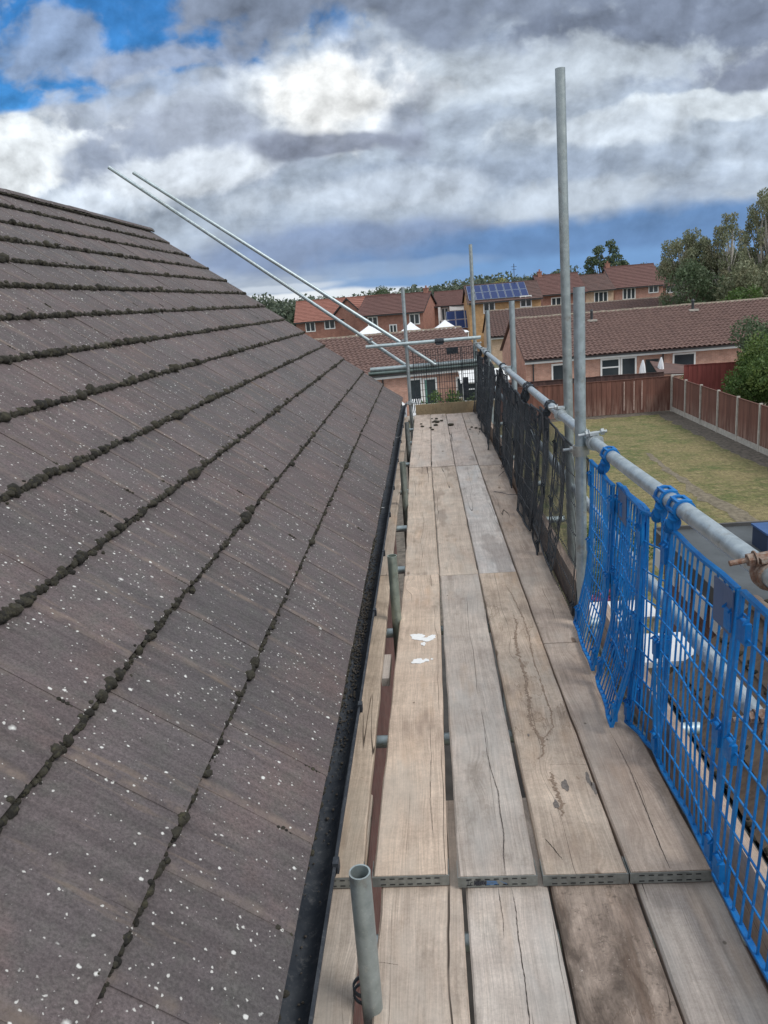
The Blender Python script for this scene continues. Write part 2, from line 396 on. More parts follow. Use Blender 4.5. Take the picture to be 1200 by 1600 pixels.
def f_plastic(a, b):
    def f(t, p):
        g = t.geo(); c_ = t.mix(t.mr(t.noise(g, 12, 5, .65), .35, .7), a, b)
        c_ = t.mix(t.mr(t.noise(g, 45, 5, .75), .54, .72, 0, .55), c_, tuple(.5 * x + .12 for x in b))
        t.set(p.inputs['Base Color'], c_); t.set(p.inputs['Roughness'], t.mr(t.noise(g, 30, 3), .3, .7, .45, .7)); t.set(p.inputs['Specular IOR Level'], .3)
    return f
BLUE = material('blue_plastic', f_plastic((.002, .115, .38), (.008, .19, .52)))
BLACKP = material('black_plastic', f_plastic((.016, .021, .028), (.05, .062, .076)))
GUTTER = material('black_upvc', f_plastic((.018, .024, .034), (.045, .052, .062)))
PLATE = simple('dull_grey_blue_plastic', (.07, .12, .24), .6)
TUBE_BAND = simple('board_end_band_steel', (.27, .29, .28), .5, .3, 30, Metallic=.6)
SLOT = simple('slot_dark', (.02, .02, .02), .9)
INKD = simple('dark_marker_ink', (.03, .035, .05), .7); INKB = simple('blue_marker_ink', (.08, .25, .55), .7)
def f_brick(ca, cb, mort, sc_=1.0, rough=.9):
    def f(t, p):
        tc = t.geo(); sp = t.n('ShaderNodeSeparateXYZ', {'Vector': tc})
        nn = t.n('ShaderNodeSeparateXYZ', {'Vector': t.geo('True Normal')})
        side = t.m('GREATER_THAN', t.m('ABSOLUTE', nn.outputs[0]), .7)
        hx = t.m('ADD', t.m('MULTIPLY', sp.outputs[0], t.m('SUBTRACT', 1, side)), t.m('MULTIPLY', sp.outputs[1], side))
        vv = t.n('ShaderNodeCombineXYZ', {'X': hx, 'Y': sp.outputs[2], 'Z': 0})
        b = t.n('ShaderNodeTexBrick', {'Vector': vv.outputs[0], 'Color1': ca, 'Color2': cb, 'Mortar': mort, 'Scale': 1, 'Mortar Size': .006, 'Brick Width': .225 * sc_, 'Row Height': .075 * sc_, 'Bias': -.1})
        n = t.noise(tc, 2.5, 5, .65)
        c_ = t.mix(1, b.outputs[0], grey(t, t.mr(n, .3, .7, .78, 1.2)), 'MULTIPLY')
        c_ = t.mix(t.mr(t.noise(tc, 9, 3), .55, .75, 0, .35), c_, tuple(.7 * x for x in ca))
        t.set(p.inputs['Base Color'], c_); p.inputs['Roughness'].default_value = rough
    return f
BR_ORANGE = material('orange_brick', f_brick((.41, .225, .17), (.50, .285, .22), (.46, .38, .33)))
BR_PINK = material('pink_brick', f_brick((.36, .18, .14), (.43, .24, .19), (.38, .3, .25)))
BR_RED = material('red_brick', f_brick((.29, .125, .095), (.35, .165, .125), (.33, .25, .2)))
BR_BUFF = material('buff_brick', f_brick((.46, .26, .11), (.54, .33, .15), (.48, .38, .25)))
BR_CREAM = material('cream_brick', f_brick((.50, .36, .25), (.56, .42, .30), (.5, .42, .34)))
BR_HOUSE = material('house_brick', f_brick((.15, .07, .06), (.20, .095, .08), (.2, .155, .135)))
def f_roof(a, b, streak=.3, moss=.35):
    def f(t, p):
        g = t.geo(); isl = t.geo('Random Per Island'); n = t.noise(g, 2.3, 5, .65); n2 = t.noise(g, 13, 4, .7)
        c_ = t.mix(t.mr(n, .35, .65), a, b); c_ = t.mix(t.mr(n2, .5, .75, 0, moss), c_, (.11, .10, .06))
        c_ = t.mix(1, c_, grey(t, t.mr(n2, .25, .75, 1 - streak, 1 + streak)), 'MULTIPLY')
        c_ = t.mix(t.mr(t.voro(g, 7), .07, .03, 0, .5), c_, (.4, .38, .33))
        t.set(p.inputs['Base Color'], c_); p.inputs['Roughness'].default_value = .9
    return f
PANT = material('brown_pantile', f_roof((.145, .090, .080), (.195, .122, .106), .4))
RF_RED = material('red_roof_tile', f_roof((.25, .11, .085), (.31, .14, .11), .25, .15))  # saturation lowered: distance haze is put into the roof colour
RF_MAROON = material('maroon_roof_tile', f_roof((.125, .066, .060), (.155, .080, .072), .25, .2))
RF_BROWN = material('dark_brown_roof_tile', f_roof((.105, .07, .066), (.14, .085, .075), .15, .2))
RF_MOSSY = material('mossy_roof_tile', f_roof((.12, .09, .075), (.17, .135, .105), .45, .75))
RIDGE = simple('ridge_mortar_tile', (.22, .19, .15), .9, .4, 6)
PVC = simple('white_upvc', (.78, .80, .80), .45, .05)
GLASS = material('window_glass', lambda t, p: t.set(p.inputs['Base Color'], t.mix(t.noise(t.geo(), .9, 2), (.02, .028, .035), (.06, .075, .085))), Roughness=.12)
SOLAR = material('solar_cell', lambda t, p: None, Base_Color=(.010, .03, .12, 1), Roughness=.45, Specular_IOR_Level=.25)
SOLARF = simple('solar_frame', (.26, .32, .42), .6)
CONC = simple('concrete_post', (.42, .40, .36), .9, .25, 5)
FELT = simple('grey_roof_felt', (.072, .084, .092), .75, .35, 1.3, .3)
SOIL = simple('dark_gravel_soil', (.115, .10, .082), .95, .55, 7, .9)
BARE = simple('bare_earth', (.165, .142, .10), .95, .45, 7, .8)
CANVAS = simple('white_canvas', (.75, .78, .82), .7, .06)
CREAMR = simple('cream_render', (.55, .47, .33), .85, .12)
DARKM = simple('dark_metal', (.03, .035, .04), .5)
BARK = simple('bark', (.11, .085, .065), .95, .4, 9, .6)
BARKW = simple('pale_birch_bark', (.42, .40, .36), .9, .4, 9, .4)
PAINTW = simple('white_paint', (.86, .87, .86), .6, .06, 40)
CURT = simple('green_curtain', (.10, .22, .19), .8, .3, 6)
CARDW = simple('white_plastic', (.72, .74, .76), .5, .08)
def f_fence(a, b, str_=0):
    def f(t, p):
        g = t.geo(); isl = t.geo('Random Per Island')
        c_ = t.mix(isl, a, b); n = t.noise(t.scale(g, (6, 6, .7)), 1.2, 5, .65)
        c_ = t.mix(1, c_, grey(t, t.mr(n, .3, .7, .75, 1.25)), 'MULTIPLY')
        sp = t.n('ShaderNodeSeparateXYZ', {'Vector': g})
        lowm = t.m('MULTIPLY', t.mr(sp.outputs[2], -3.9, -4.9, 0, 1), t.mr(n, .42, .62))
        c_ = t.mix(t.m('MULTIPLY', lowm, .55 + str_), c_, (.42, .33, .27))
        t.set(p.inputs['Base Color'], c_); p.inputs['Roughness'].default_value = .9
    return f
FENCE = material('red_brown_fence', f_fence((.125, .058, .045), (.185, .085, .064)))
FENCE_D = material('dark_fence', f_fence((.06, .035, .032), (.09, .05, .045), -.5))
FENCE_R = material('bright_red_fence', f_fence((.17, .042, .038), (.21, .055, .048), -.5))
FENCE_W = simple('pale_peeled_slat', (.55, .43, .38), .9, .3, 8)
def f_leaf(a, b, cc=None):
    def f(t, p):
        isl = t.geo('Random Per Island'); n = t.noise(t.geo(), .9, 3)
        c_ = t.mix(isl, a, b)
        if cc: c_ = t.mix(t.mr(n, .5, .68, 0, .7), c_, cc)
        t.set(p.inputs['Base Color'], c_); p.inputs['Roughness'].default_value = .65
        tr = t.n('ShaderNodeBsdfTranslucent', {'Color': c_}); mx = t.n('ShaderNodeMixShader', {'Fac': .25, 1: p.outputs[0], 2: tr.outputs[0]})
        o = [x for x in t.t.nodes if x.type == 'OUTPUT_MATERIAL'][0]; t.set(o.inputs['Surface'], mx.outputs[0])
    return f
LF_BIRCH = material('birch_leaf', f_leaf((.155, .185, .11), (.25, .265, .16), (.25, .225, .14)))  # birch and dark leaf colours lightened to stand in for haze
LF_DARK = material('dark_leaf', f_leaf((.062, .10, .052), (.11, .16, .078), (.115, .14, .085)))
LF_HEDGE = material('hedge_leaf', f_leaf((.045, .10, .022), (.11, .18, .045), (.12, .16, .03)))
LF_FAR = material('far_leaf', f_leaf((.075, .11, .08), (.13, .165, .11), (.14, .15, .11)))
LF_YEL = material('yellow_leaf', f_leaf((.30, .30, .09), (.45, .42, .13)))
LF_PINK = material('pink_flower', f_leaf((.35, .08, .2), (.5, .16, .3)))
def f_lawn(t, p):
    g = t.geo(); a = t.noise(g, .55, 6, .68); b = t.noise(t.scale(g, (1, 1.6, 1)), 2.8, 6, .72); c3 = t.noise(t.scale(g, (1, .6, 1)), 9, 6, .8)
    c_ = t.mix(t.mr(a, .40, .60), (.185, .158, .070), (.100, .115, .034)); c_ = t.mix(t.mr(b, .42, .66, 0, .8), c_, (.25, .205, .105))
    c_ = t.mix(t.mr(t.noise(g, 1.1, 4, .6), .56, .7, 0, .5), c_, (.075, .11, .03))
    c_ = t.mix(1, c_, grey(t, t.mr(c3, .32, .68, .4, 1.6)), 'MULTIPLY')
    t.set(p.inputs['Base Color'], c_); p.inputs['Roughness'].default_value = .95; bump(t, p, c3, .8, .05)
LAWN = material('dry_lawn', f_lawn)
def f_ground(t, p):
    g = t.geo(); c_ = t.mix(t.mr(t.noise(g, .08, 5, .6), .42, .58), (.10, .115, .05), (.15, .13, .10))
    t.set(p.inputs['Base Color'], c_); p.inputs['Roughness'].default_value = 1
GROUND = material('ground', f_ground)

# ------------------------------------------------------------------ setting
G = -4.9
m = MB(); m.add([(-900, -200, G), (900, -200, G), (900, 1600, G), (-900, 1600, G)], [(0, 1, 2, 3)])
tag(m.build('ground', GROUND), kind='structure')
def sheet(name, x0, x1, y0, y1, z, mat_, nx=30, ny=30, jag=.0, kind='structure'):
    V = []; F = []
    for j in range(ny + 1):
        for i in range(nx + 1):
            ex = (i in (0, nx)) * max(-1.2, min(1.2, rng.normal())) * jag; ey = (j in (0, ny)) * max(-1.2, min(1.2, rng.normal())) * jag
            V.append((x0 + (x1 - x0) * i / nx + ex, y0 + (y1 - y0) * j / ny + ey, z))
    for j in range(ny):
        for i in range(nx):
            k = j * (nx + 1) + i; F.append((k, k + 1, k + nx + 2, k + nx + 1))
    return tag(raw(name, V, F, mat_), kind=kind)
sheet('garden_soil', -12, 12.4, 12.2, 40.2, G + .004, SOIL)
sheet('lawn', 2.4, 11.45, 12.1, 39.4, G + .010, LAWN, 30, 60, jag=.10)
sheet('side_path', -1.2, 2.3, -2, 14.5, G + .012, simple('shade_dark_paving', (.055, .052, .048), .9, .4, 3), 4, 8)  # shade seen in the board gaps is put into this dark paving colour
pv = [(8.40, 30.6), (8.55, 29.4), (8.42, 27.4), (8.55, 25.4), (8.50, 23.6), (8.75, 22.0), (8.8, 20.2), (8.25, 20.0), (8.20, 22.0), (8.0, 23.6), (8.15, 25.2), (8.2, 27.2), (8.3, 29.2)]
m = MB()
pts = []
for i, (a, b) in enumerate(pv):
    c_, d_ = pv[(i + 1) % len(pv)]
    for k in range(5): pts.append((a + (c_ - a) * k / 5 + rng.normal() * .05, b + (d_ - b) * k / 5 + rng.normal() * .1, G + .016))
m.add(pts, [tuple(range(len(pts)))]); tag(m.build('bare_earth_path', BARE), kind='structure')
sheet('patio_paving', -6, 28, 43.2, 60, G + .005, CONC, 4, 4)

# ------------------------------------------------------------------ the house beside the scaffold
E0 = Vector((-.375, 0, .275)); SL = Vector((-math.cos(PITCH), 0, math.sin(PITCH))); NR = Vector((math.sin(PITCH), 0, math.cos(PITCH)))
GA = .331; NC = 13; Y0, Y1 = -1.4, 11.3
house = thing('tiled_house', 'house with a dark mossy concrete tile roof running along the scaffold', 'house', (-.62, 11.0, G))
tw = .30; CS = [0, .345, .680, 1.022, 1.362, 1.700, 2.034, 2.367, 2.690, 3.004, 3.312, 3.625, 3.940, 4.303]
m = MB(); LIP = []
for i in range(NC):
    s0 = CS[i]; s1 = CS[i + 1] + (.05 if i < NC - 1 else 0)
    off_ = (0.1 if i % 2 == 0 else .25); y = Y0 - .3 + off_
    while y < Y1 - .02:
        ya, yb = max(y, Y0), min(y + tw, Y1)
        if yb - ya > .04:
            dn_ = rng.normal() * .0007; ds = rng.normal() * .0022; dz1 = rng.normal() * .001
            P = []
            nseg = 5
            # left/right lift of the interlock and a soft round over each side lap
            tl = rng.uniform(.2, 1)
            for t_ in range(nseg + 1):
                fr0 = (0, .05, .13, .5, .93, 1.004)[t_]
                yy_ = ya + (yb - ya) * fr0
                lift = (.0004, .0022, .0008, .0, -.0004, -.0010)[t_]; LIP += [(.55, 1, .0, 0, 0, .3)[t_] * tl] * 5
                for (ss, nn_) in ((s0 + ds, .034), (s0 + ds + .006, .0365), (s0 + (s1 - s0) * .5, .0265), (s1, .014)):
                    P.append(E0 + SL * ss + NR * (nn_ - .036 + dn_ + lift + (dz1 if ss > s0 + .1 else 0)) + Vector((0, yy_, 0)))
                P.append(E0 + SL * (s0 + ds + .001) + NR * (.034 - .024 - .036 + dn_) + Vector((0, yy_, 0)))
            F = []
            for t_ in range(nseg):
                a, b = t_ * 5, t_ * 5 + 5
                F += [(a + 1, b + 1, b, a), (a + 2, b + 2, b + 1, a + 1), (a + 3, b + 3, b + 2, a + 2), (a, b, b + 4, a + 4)]
            F += [(0, 4, 3, 2, 1), (nseg * 5 + 1, nseg * 5 + 2, nseg * 5 + 3, nseg * 5 + 4, nseg * 5)]
            m.add(P, F)
        y += tw
# plain deck under the tiles, the far slope and verge
rx = E0 + SL * CS[-1]
back = Vector((2 * (rx.x - .06) - E0.x, 0, E0.z))
m.add([E0 + NR * -.062 + Vector((0, Y0, 0)), E0 + NR * -.062 + Vector((0, Y1 - .02, 0)), rx + NR * -.05 + Vector((0, Y1 - .02, 0)), rx + NR * -.05 + Vector((0, Y0, 0))], [(0, 1, 2, 3)])
m.add([(rx.x - .06, Y0, rx.z - .01), (rx.x - .06, Y1 - .01, rx.z - .01), (back.x, Y1 - .01, back.z), (back.x, Y0, back.z)], [(0, 1, 2, 3)])
LIP += [0] * 8
roof = m.build('roof', TILE, house, smooth=32)
at_ = roof.data.attributes.new('lip', 'FLOAT', 'POINT'); at_.data.foreach_set('value', LIP)
m = MB()
y = Y0
while y < Y1 - .1:
    L = .44; n = 7; V = []; e = min(y + L, Y1 + .01); dz_ = rng.normal() * .003
    for k in range(n + 1):
        a = math.pi * k / n; V += [(rx.x - .03 + math.cos(a) * .115, yy_, rx.z - .045 + math.sin(a) * .055 + dz_) for yy_ in (y + .004, e)]
    m.add(V, [(2 * k, 2 * k + 2, 2 * k + 3, 2 * k + 1) for k in range(n)] + [tuple(range(0, 2 * n + 2, 2)), tuple(range(1, 2 * n + 2, 2))[::-1]])
    y += L
m.build('ridge_tiles', TILE, roof, smooth=40)
# wall, gable, verge, fascia, soffit
m = MB(); wx = -.62
m.box(wx - .1, wx, Y0, Y1 - .28, G, .10)
gx = [(wx, G), (wx, .06), (rx.x - .06, rx.z - .16), (back.x + .245, .06), (back.x + .245, G)]
m.prism([(x - .1 * (i < 2) * 1.02, z) for i, (x, z) in enumerate(gx)], 'y', Y1 - .27, Y1 - .17)
m.build('wall', BR_HOUSE, house)
m = MB()
m.box(-.455, -.432, Y0, Y1 - .03, .03, .235); m.box(-.62, -.456, Y0, Y1 - .03, .028, .04)
m.build('fascia', GUTTER, house)
m = MB(); gr = .051; gc = (-.378, .196); n = 14; gw = .0035
ys = np.linspace(Y0, Y1 + .03, 46); V = []
for y in ys:
    wv = .0025 * math.sin(y * 2.1) + .0015 * math.sin(y * 5.3)
    for k in range(n + 1):
        a = math.pi + math.pi * k / n; V.append((gc[0] + math.cos(a) * gr + wv, y, gc[1] + math.sin(a) * gr - .004 * math.sin(y)))
    for k in range(n, -1, -1):
        a = math.pi + math.pi * k / n; V.append((gc[0] + math.cos(a) * (gr - gw) + wv, y, gc[1] + math.sin(a) * (gr - gw) - .004 * math.sin(y)))
q = 2 * (n + 1)
F = [(j * q + k, j * q + (k + 1) % q, (j + 1) * q + (k + 1) % q, (j + 1) * q + k) for j in range(len(ys) - 1) for k in range(q)] + [tuple(range(q)), tuple(range((len(ys) - 1) * q, len(ys) * q))[::-1]]
m.add(V, F)
m.ribbon([(gc[0] + gr + .001, y, gc[1] + .001 - .004 * math.sin(y)) for y in ys], (.004, 0, 0), (0, 0, .0045))
gut = m.build('gutter', GUTTER, house, smooth=50)
for y in (.9, 1.72, 2.55, 3.45, 4.35, 5.2, 6.0, 7.1, 8.1, 9.1, 10.2, 11.0):
    m = MB(); m.ring((gc[0], y, gc[1] - .004 * math.sin(y)), (0, 1, 0), gr + .002, gr + .007, .028, 0 if y < 0 else -2, 182, 16)
    m.V = [(a, b, 2 * gc[1] - .008 * math.sin(y) - c_) if c_ > gc[1] - .004 * math.sin(y) + .004 else (a, b, c_) for a, b, c_ in m.V]
    m.box(gc[0] + gr - .004, gc[0] + gr + .012, y - .014, y + .014, gc[1] - .02, gc[1] + .012)
    m.build('bracket', GUTTER, gut)
for y in (5.55, 8.6):
    m = MB(); m.ring((gc[0], y, gc[1]), (0, 1, 0), gr - .0062, gr - .0042, .010, 8, 120, 16); m.build('joint_seal', PVC, gut)

# moss: many small cushions along every course edge
ico = None
def icos(sub):
    import bmesh
    bm = bmesh.new(); bmesh.ops.create_icosphere(bm, subdivisions=sub, radius=1)
    V = np.array([v_.co[:] for v_ in bm.verts]); F = np.array([[q_.index for q_ in f.verts] for f in bm.faces]); bm.free(); return V, F
I1, I2, I3 = icos(1), icos(2), icos(3)
def blobs(name, pts, radii, mat_, parent, near=None, squash=(1, 1, .8), label=None, flat=None):
    VV = []; FF = []; n = 0
    for p, r, lod in zip(pts, radii, near):
        V, F = (I1, I2, I3)[lod]
        k = 1 + rng.normal(size=(len(V), 1)) * (.07 if lod == 2 else .10) + .12 * np.sin(V[:, :1] * rng.uniform(2, 5) + rng.uniform(0, 6)) * np.cos(V[:, 1:2] * rng.uniform(2, 5) + rng.uniform(0, 6))
        sc3 = np.array(squash) * rng.uniform(.8, 1.25, 3)
        VV.append(V * k * r * sc3 + np.array(p)); FF.append(F + n); n += len(V)
    return raw(name, np.vstack(VV), np.vstack(FF), mat_, parent, smooth=180)
pts, rad, lod = [], [], []
for i in range(NC + 1):
    y = Y0 + .3; dens = .70 if i == 0 else (.92 if i < 3 else 1.0)
    while y < Y1:
        gapn = math.sin(y * 3.1 + i * 1.7) * .5 + math.sin(y * 7.7 + i * 2.9) * .5
        if i >= 3: gapn = abs(gapn) * .6
        if rng.random() < dens and gapn > (-.97 if i else -.6):
            r = rng.choice([.006, .008, .0105, .0135], p=[.3, .3, .25, .15]) * rng.uniform(.85, 1.15) * (1.0 + .35 * max(0, gapn)) * (.7, .9, 1.05, 1.2, 1.3, 1.4, 1.45, 1.45, 1.45, 1.45, 1.45, 1.45, 1.45, 1.0)[i]
            if rng.random() < .05: r *= 1.5
            if i == NC: p = rx + NR * rng.uniform(.0, .01) + SL * -.105
            else: p = E0 + SL * (CS[i] + rng.normal() * .004 - .002) + NR * (-.016 + (r - .01) * .5 + rng.normal() * .006 - (.004 if i == 0 else 0))
            if i and rng.random() < .05: p = p - SL * rng.uniform(.01, .03) - NR * .01; r *= rng.uniform(.3, .7)
            if i and rng.random() < .05: p = p + SL * rng.uniform(.0, .015) + NR * .010; r *= rng.uniform(.4, .8)
            p = p + Vector((0, y, 0)); pts.append(p[:]); rad.append(r); lod.append(2 if y < 2.6 and i < 6 else 1 if y < 6 else 0)
        y += rng.uniform(.004, .0105) * (1 if y < 6 else 1.3)
for k in range(70):     # tufts stuck in side joints
    i = int(rng.integers(0, 8)); jy = Y0 - .3 + (.1 if i % 2 == 0 else .25) + tw * int(rng.integers(6, 40))
    if jy > Y1 - .2: continue
    s_ = GA * i + rng.uniform(.0, .09)
    for q_ in range(4):
        p = E0 + SL * (CS[i] + s_ - GA * i + q_ * .012) + NR * -.004 + Vector((0, jy + rng.normal() * .002, 0)); pts.append(p[:]); rad.append(rng.uniform(.003, .008)); lod.append(1 if jy < 6 else 0)
mo = blobs('moss', pts, rad, MOSS, roof, lod); mo['kind'] = 'stuff'
pts, rad = [], []
for k in range(1500):
    y = rng.normal(3.5, .6) if k < 1100 else rng.uniform(.8, 10.8); q_ = math.exp(-((y - 3.7) / .9) ** 2)
    a = R_(rng.uniform(205, 300)); rr = gr - .006 - rng.uniform(0, .012) * q_
    pts.append((gc[0] + math.cos(a) * rr, y, gc[1] + math.sin(a) * rr)); rad.append(rng.uniform(.002, .0055) if k < 1100 else rng.uniform(.0015, .0035))
DEBRIS = simple('gutter_silt', (.065, .058, .05), 1, .6, 40)
db = blobs('leaf_debris', pts, rad, DEBRIS, gut, [1 if p[1] < 2 else 0 for p in pts]); db['kind'] = 'stuff'

# ------------------------------------------------------------------ scaffold boards
def board(label, n0, n1, f0, f1, y0, y1, z, tint=(1, 1, 1), band=False, paint=None, group=None, name='scaffold_board', t=.038, dirt=0):
    """corners: near edge x n0..n1 at y0, far edge x f0..f1 at y1"""
    x_c = (n0 + n1) / 2; o_loc = (x_c, y0, z)
    N = max(6, int((y1 - y0) / .12)); V = []; ch = .004
    ja = rng.normal(size=N + 1) * .0011; jb = rng.normal(size=N + 1) * .0011; w1, w2 = rng.normal(size=2) * .0015
    for k in range(N + 1):
        s = k / N; xa = n0 + (f0 - n0) * s + ja[k]; xb = n1 + (f1 - n1) * s + jb[k]; y = y0 + (y1 - y0) * s
        zz_ = z + w1 * math.sin(3 * s + w2 * 1000); c_ = ch + abs(rng.normal()) * .0012
        V += [(xa, y, zz_ - t + ch), (xa, y, zz_ - c_), (xa + c_, y, zz_), ((xa + xb) / 2, y, zz_ - .0008), (xb - c_, y, zz_), (xb, y, zz_ - c_), (xb, y, zz_ - t + ch), (xb - ch, y, zz_ - t), (xa + ch, y, zz_ - t)]
    q = 9; F = [(j * q + k, (j + 1) * q + k, (j + 1) * q + (k + 1) % q, j * q + (k + 1) % q) for j in range(N) for k in range(q)] + [tuple(range(q)), tuple(range(N * q, N * q + q))[::-1]]
    root = thing(name, label, 'scaffold board', o_loc, group)
    o = raw('plank', V, F, WOOD, root); o.color = (*tint, 1 - dirt)
    if band:
        m = MB(); e = .0018
        m.box(n0 - e, n1 + e, y0 - .0035, y0 - .0012, z - t + .001, z - .0022)
        m.box(n0 - e - .0015, n0 - e, y0 - .0035, y0 + .07, z - t + .003, z - .004); m.box(n1 + e, n1 + e + .0015, y0 - .0035, y0 + .07, z - t + .003, z - .004)
        for zz_ in (z - .010, z - .029):
            x = n0 + .022
            while x < n1 - .03:
                m.box(x, x + .015, y0 - .0052, y0 - .0037, zz_ - .0011, zz_ + .0011, 1); x += .0265
        m.build('end_band', [TUBE_BAND, SLOT], root)
    return root
A = -.042; g_ = 'scaffold boards of the walkway'
board('narrow visible strip of board next to the gutter in the lowest row', -.505, -.283, -.505, -.283, .3, 2.35, A, (.98, .96, .92), group=g_)
b_c0 = board('smooth pale board by the short tube in the lowest row', -.231, .006, -.229, .008, .3, 2.3, A, (1.02, .96, .89), group=g_)
b_c1 = board('pale board with a long split beside the gap in the lowest row', .017, .256, .020, .258, .35, 2.3, A, (1.06, 1.06, 1.05), group=g_)
board('darkest dirty stained board in the lowest row', .264, .499, .268, .502, .3, 2.3, A, (.82, .74, .68), group=g_, dirt=.95)
board('grey ridged board in the lowest row beside the blue guards', .510, .722, .513, .735, .3, 2.3, A, (.82, .82, .82), group=g_)
board('long thin board between gutter and tubes with a banded end', -.505, -.285, -.52, -.300, 1.90, 4.48, 0, (.95, .87, .76), True, group=g_)
b0 = board('pale board with two white paint splashes near its far end', -.251, -.030, -.217, -.003, 1.900, 4.455, 0, (1.13, 1.02, .90), True, group=g_)
b1 = board('grey cracked board whose end band carries scribbled marker', .001, .226, .004, .233, 1.888, 4.42, 0, (.97, .96, .94), True, group=g_, dirt=.07)
b2 = board('banded board with dark wiggly water stains along it', .248, .485, .241, .464, 1.885, 4.425, 0, (1.02, .94, .84), True, group=g_, dirt=0.3)
b3 = board('brownish board with a crack beside the blue guards', .496, .722, .479, .700, 1.885, 3.41, 0, (.86, .79, .73), True, group=g_, dirt=.10)
board('dull board past the near tall pole beside the black guards', .478, .676, .462, .690, 3.417, 7.50, -.001, (.84, .78, .73), group=g_, dirt=.10)
board('third inner board along the gutter beyond the second tube', -.53, -.303, -.53, -.308, 4.49, 7.6, 0, (.92, .87, .80), group=g_)
board('fourth inner board along the gutter reaching the far end', -.53, -.308, -.53, -.310, 7.61, 11.2, 0, (.95, .9, .84), group=g_)
board('plain pale board at the gutter side in the third row', -.213, -.003, -.240, -.016, 4.463, 7.62, -.002, (1.02, .95, .86), group=g_)
board('faded tan board second from the gutter side in the third row', .003, .234, -.010, .223, 4.428, 7.58, -.002, (1.02, .96, .88), group=g_)
board('silvery whitish board, the palest in the third row', .242, .463, .230, .455, 4.432, 7.56, -.002, (1.10, 1.15, 1.20), group=g_)
board('pale far board at the gutter side under moss lumps', -.240, -.018, -.216, .013, 7.63, 11.30, 0, (1.02, .97, .93), group=g_)
board('far board under most of the dark moss lumps', -.010, .221, .019, .235, 7.59, 11.25, 0, (1.0, .97, .95), group=g_)
board('far board third from the gutter side near the end', .229, .453, .241, .461, 7.57, 11.2, 0, (.95, .92, .92), group=g_)
board('greyish far board against the black guards near the end', .461, .690, .467, .690, 7.51, 11.2, 0, (.82, .80, .79), group=g_)
# white paint splashes (thin dried paint)
def splash(cx, cy, a, b, n=40, seed=1):
    r_ = np.random.default_rng(seed); P = []; ph = r_.uniform(0, 6, 4)
    for k in range(n):
        t_ = 2 * math.pi * k / n; q_ = 1 + .14 * math.sin(3 * t_ + ph[0]) + .10 * math.sin(5 * t_ + ph[1]) + .05 * math.sin(11 * t_ + ph[2]) + r_.normal() * .03
        P.append((cx + math.cos(t_) * a * q_, cy + math.sin(t_) * b * q_))
    return P
for i, (cx, cy, a, b) in enumerate([(-.130, 3.56, .034, .036), (-.085, 3.525, .040, .024), (-.055, 3.55, .018, .022), (-.125, 3.285, .030, .026), (-.088, 3.292, .016, .014), (-.06, 3.3, .006, .008), (-.10, 3.47, .012, .02)]):
    m = MB(); m.prism(splash(cx, cy, a, b, seed=i + 3), 'z', .0012 + i * .0001, .0020 + i * .0001); m.build('paint_splash', PAINTW, b0)
# splits in the wood and dried damp stains: shapes of their own on particular boards
SPLIT = simple('open_split', (.035, .027, .022), 1)
def f_stain(t, p):
    n = t.noise(t.geo(), 55, 5, .7); t.set(p.inputs['Base Color'], t.mix(n, (.16, .10, .065), (.36, .28, .21))); p.inputs['Roughness'].default_value = .7
STAIN = material('damp_stain', f_stain); BLOT = simple('grey_grime_blot', (.17, .15, .135), .9, .4, 60)
def mark(name, b, pts, w0, w1, mat_, z=0., jit=.4, sub=14, smear=.0015):
    P = []; L_ = []
    for (x0, y0), (x1, y1) in zip(pts[:-1], pts[1:]):
        for k in range(sub): P.append((x0 + (x1 - x0) * k / sub + rng.normal() * smear, y0 + (y1 - y0) * k / sub))
    P.append(pts[-1]); V = []; n = len(P)
    for k, (x, y) in enumerate(P):
        wd = (w0 + (w1 - w0) * k / n) * max(.15, 1 + rng.normal() * jit) * min(1, .25 + 4 * min(k, n - 1 - k) / n) / 2
        V += [(x - wd, y, z + .0011), (x + wd, y, z + .0011), (x + wd, y, z + .0014), (x - wd, y, z + .0014)]
    F = [(k * 4 + i, k * 4 + (i + 1) % 4, k * 4 + 4 + (i + 1) % 4, k * 4 + 4 + i) for k in range(n - 1) for i in range(4)] + [(0, 1, 2, 3), (n * 4 - 4, n * 4 - 3, n * 4 - 2, n * 4 - 1)]
    return raw(name, V, F, mat_, b)
mark('split', b1, [(.136, 2.835), (.138, 2.688), (.134, 2.498), (.141, 2.392), (.153, 2.281), (.149, 2.168), (.151, 2.068), (.141, 1.984), (.137, 1.892)], .0008, .0028, SPLIT, jit=.25, smear=.0005)
mark('split', b3, [(.606, 2.63), (.613, 2.507), (.618, 2.372), (.614, 2.221), (.611, 2.085), (.608, 1.978), (.608, 1.892)], .0008, .0028, SPLIT, jit=.2, smear=.0004)
mark('split', b2, [(.275, 2.035), (.29, 1.998), (.312, 1.941)], .003, .0015, SPLIT, jit=.3, smear=.0006)
mark('split', b_c1, [(.153, 1.88), (.156, 1.796), (.151, 1.699), (.151, 1.565), (.146, 1.40), (.149, 1.2)], .0016, .0024, SPLIT, A, .3, smear=.0006)
mark('split', b_c1, [(.115, 1.88), (.117, 1.759), (.112, 1.70)], .0015, .0008, SPLIT, A, .3, smear=.0005)
mark('split', b_c0, [(-.226, 1.632), (-.197, 1.628), (-.169, 1.621)], .003, .001, SPLIT, A, .3)
mark('split', b0, [(-.075, 2.75), (-.072, 2.5), (-.078, 2.25), (-.070, 2.05)], .0008, .0012, SPLIT, jit=.4, smear=.0004)
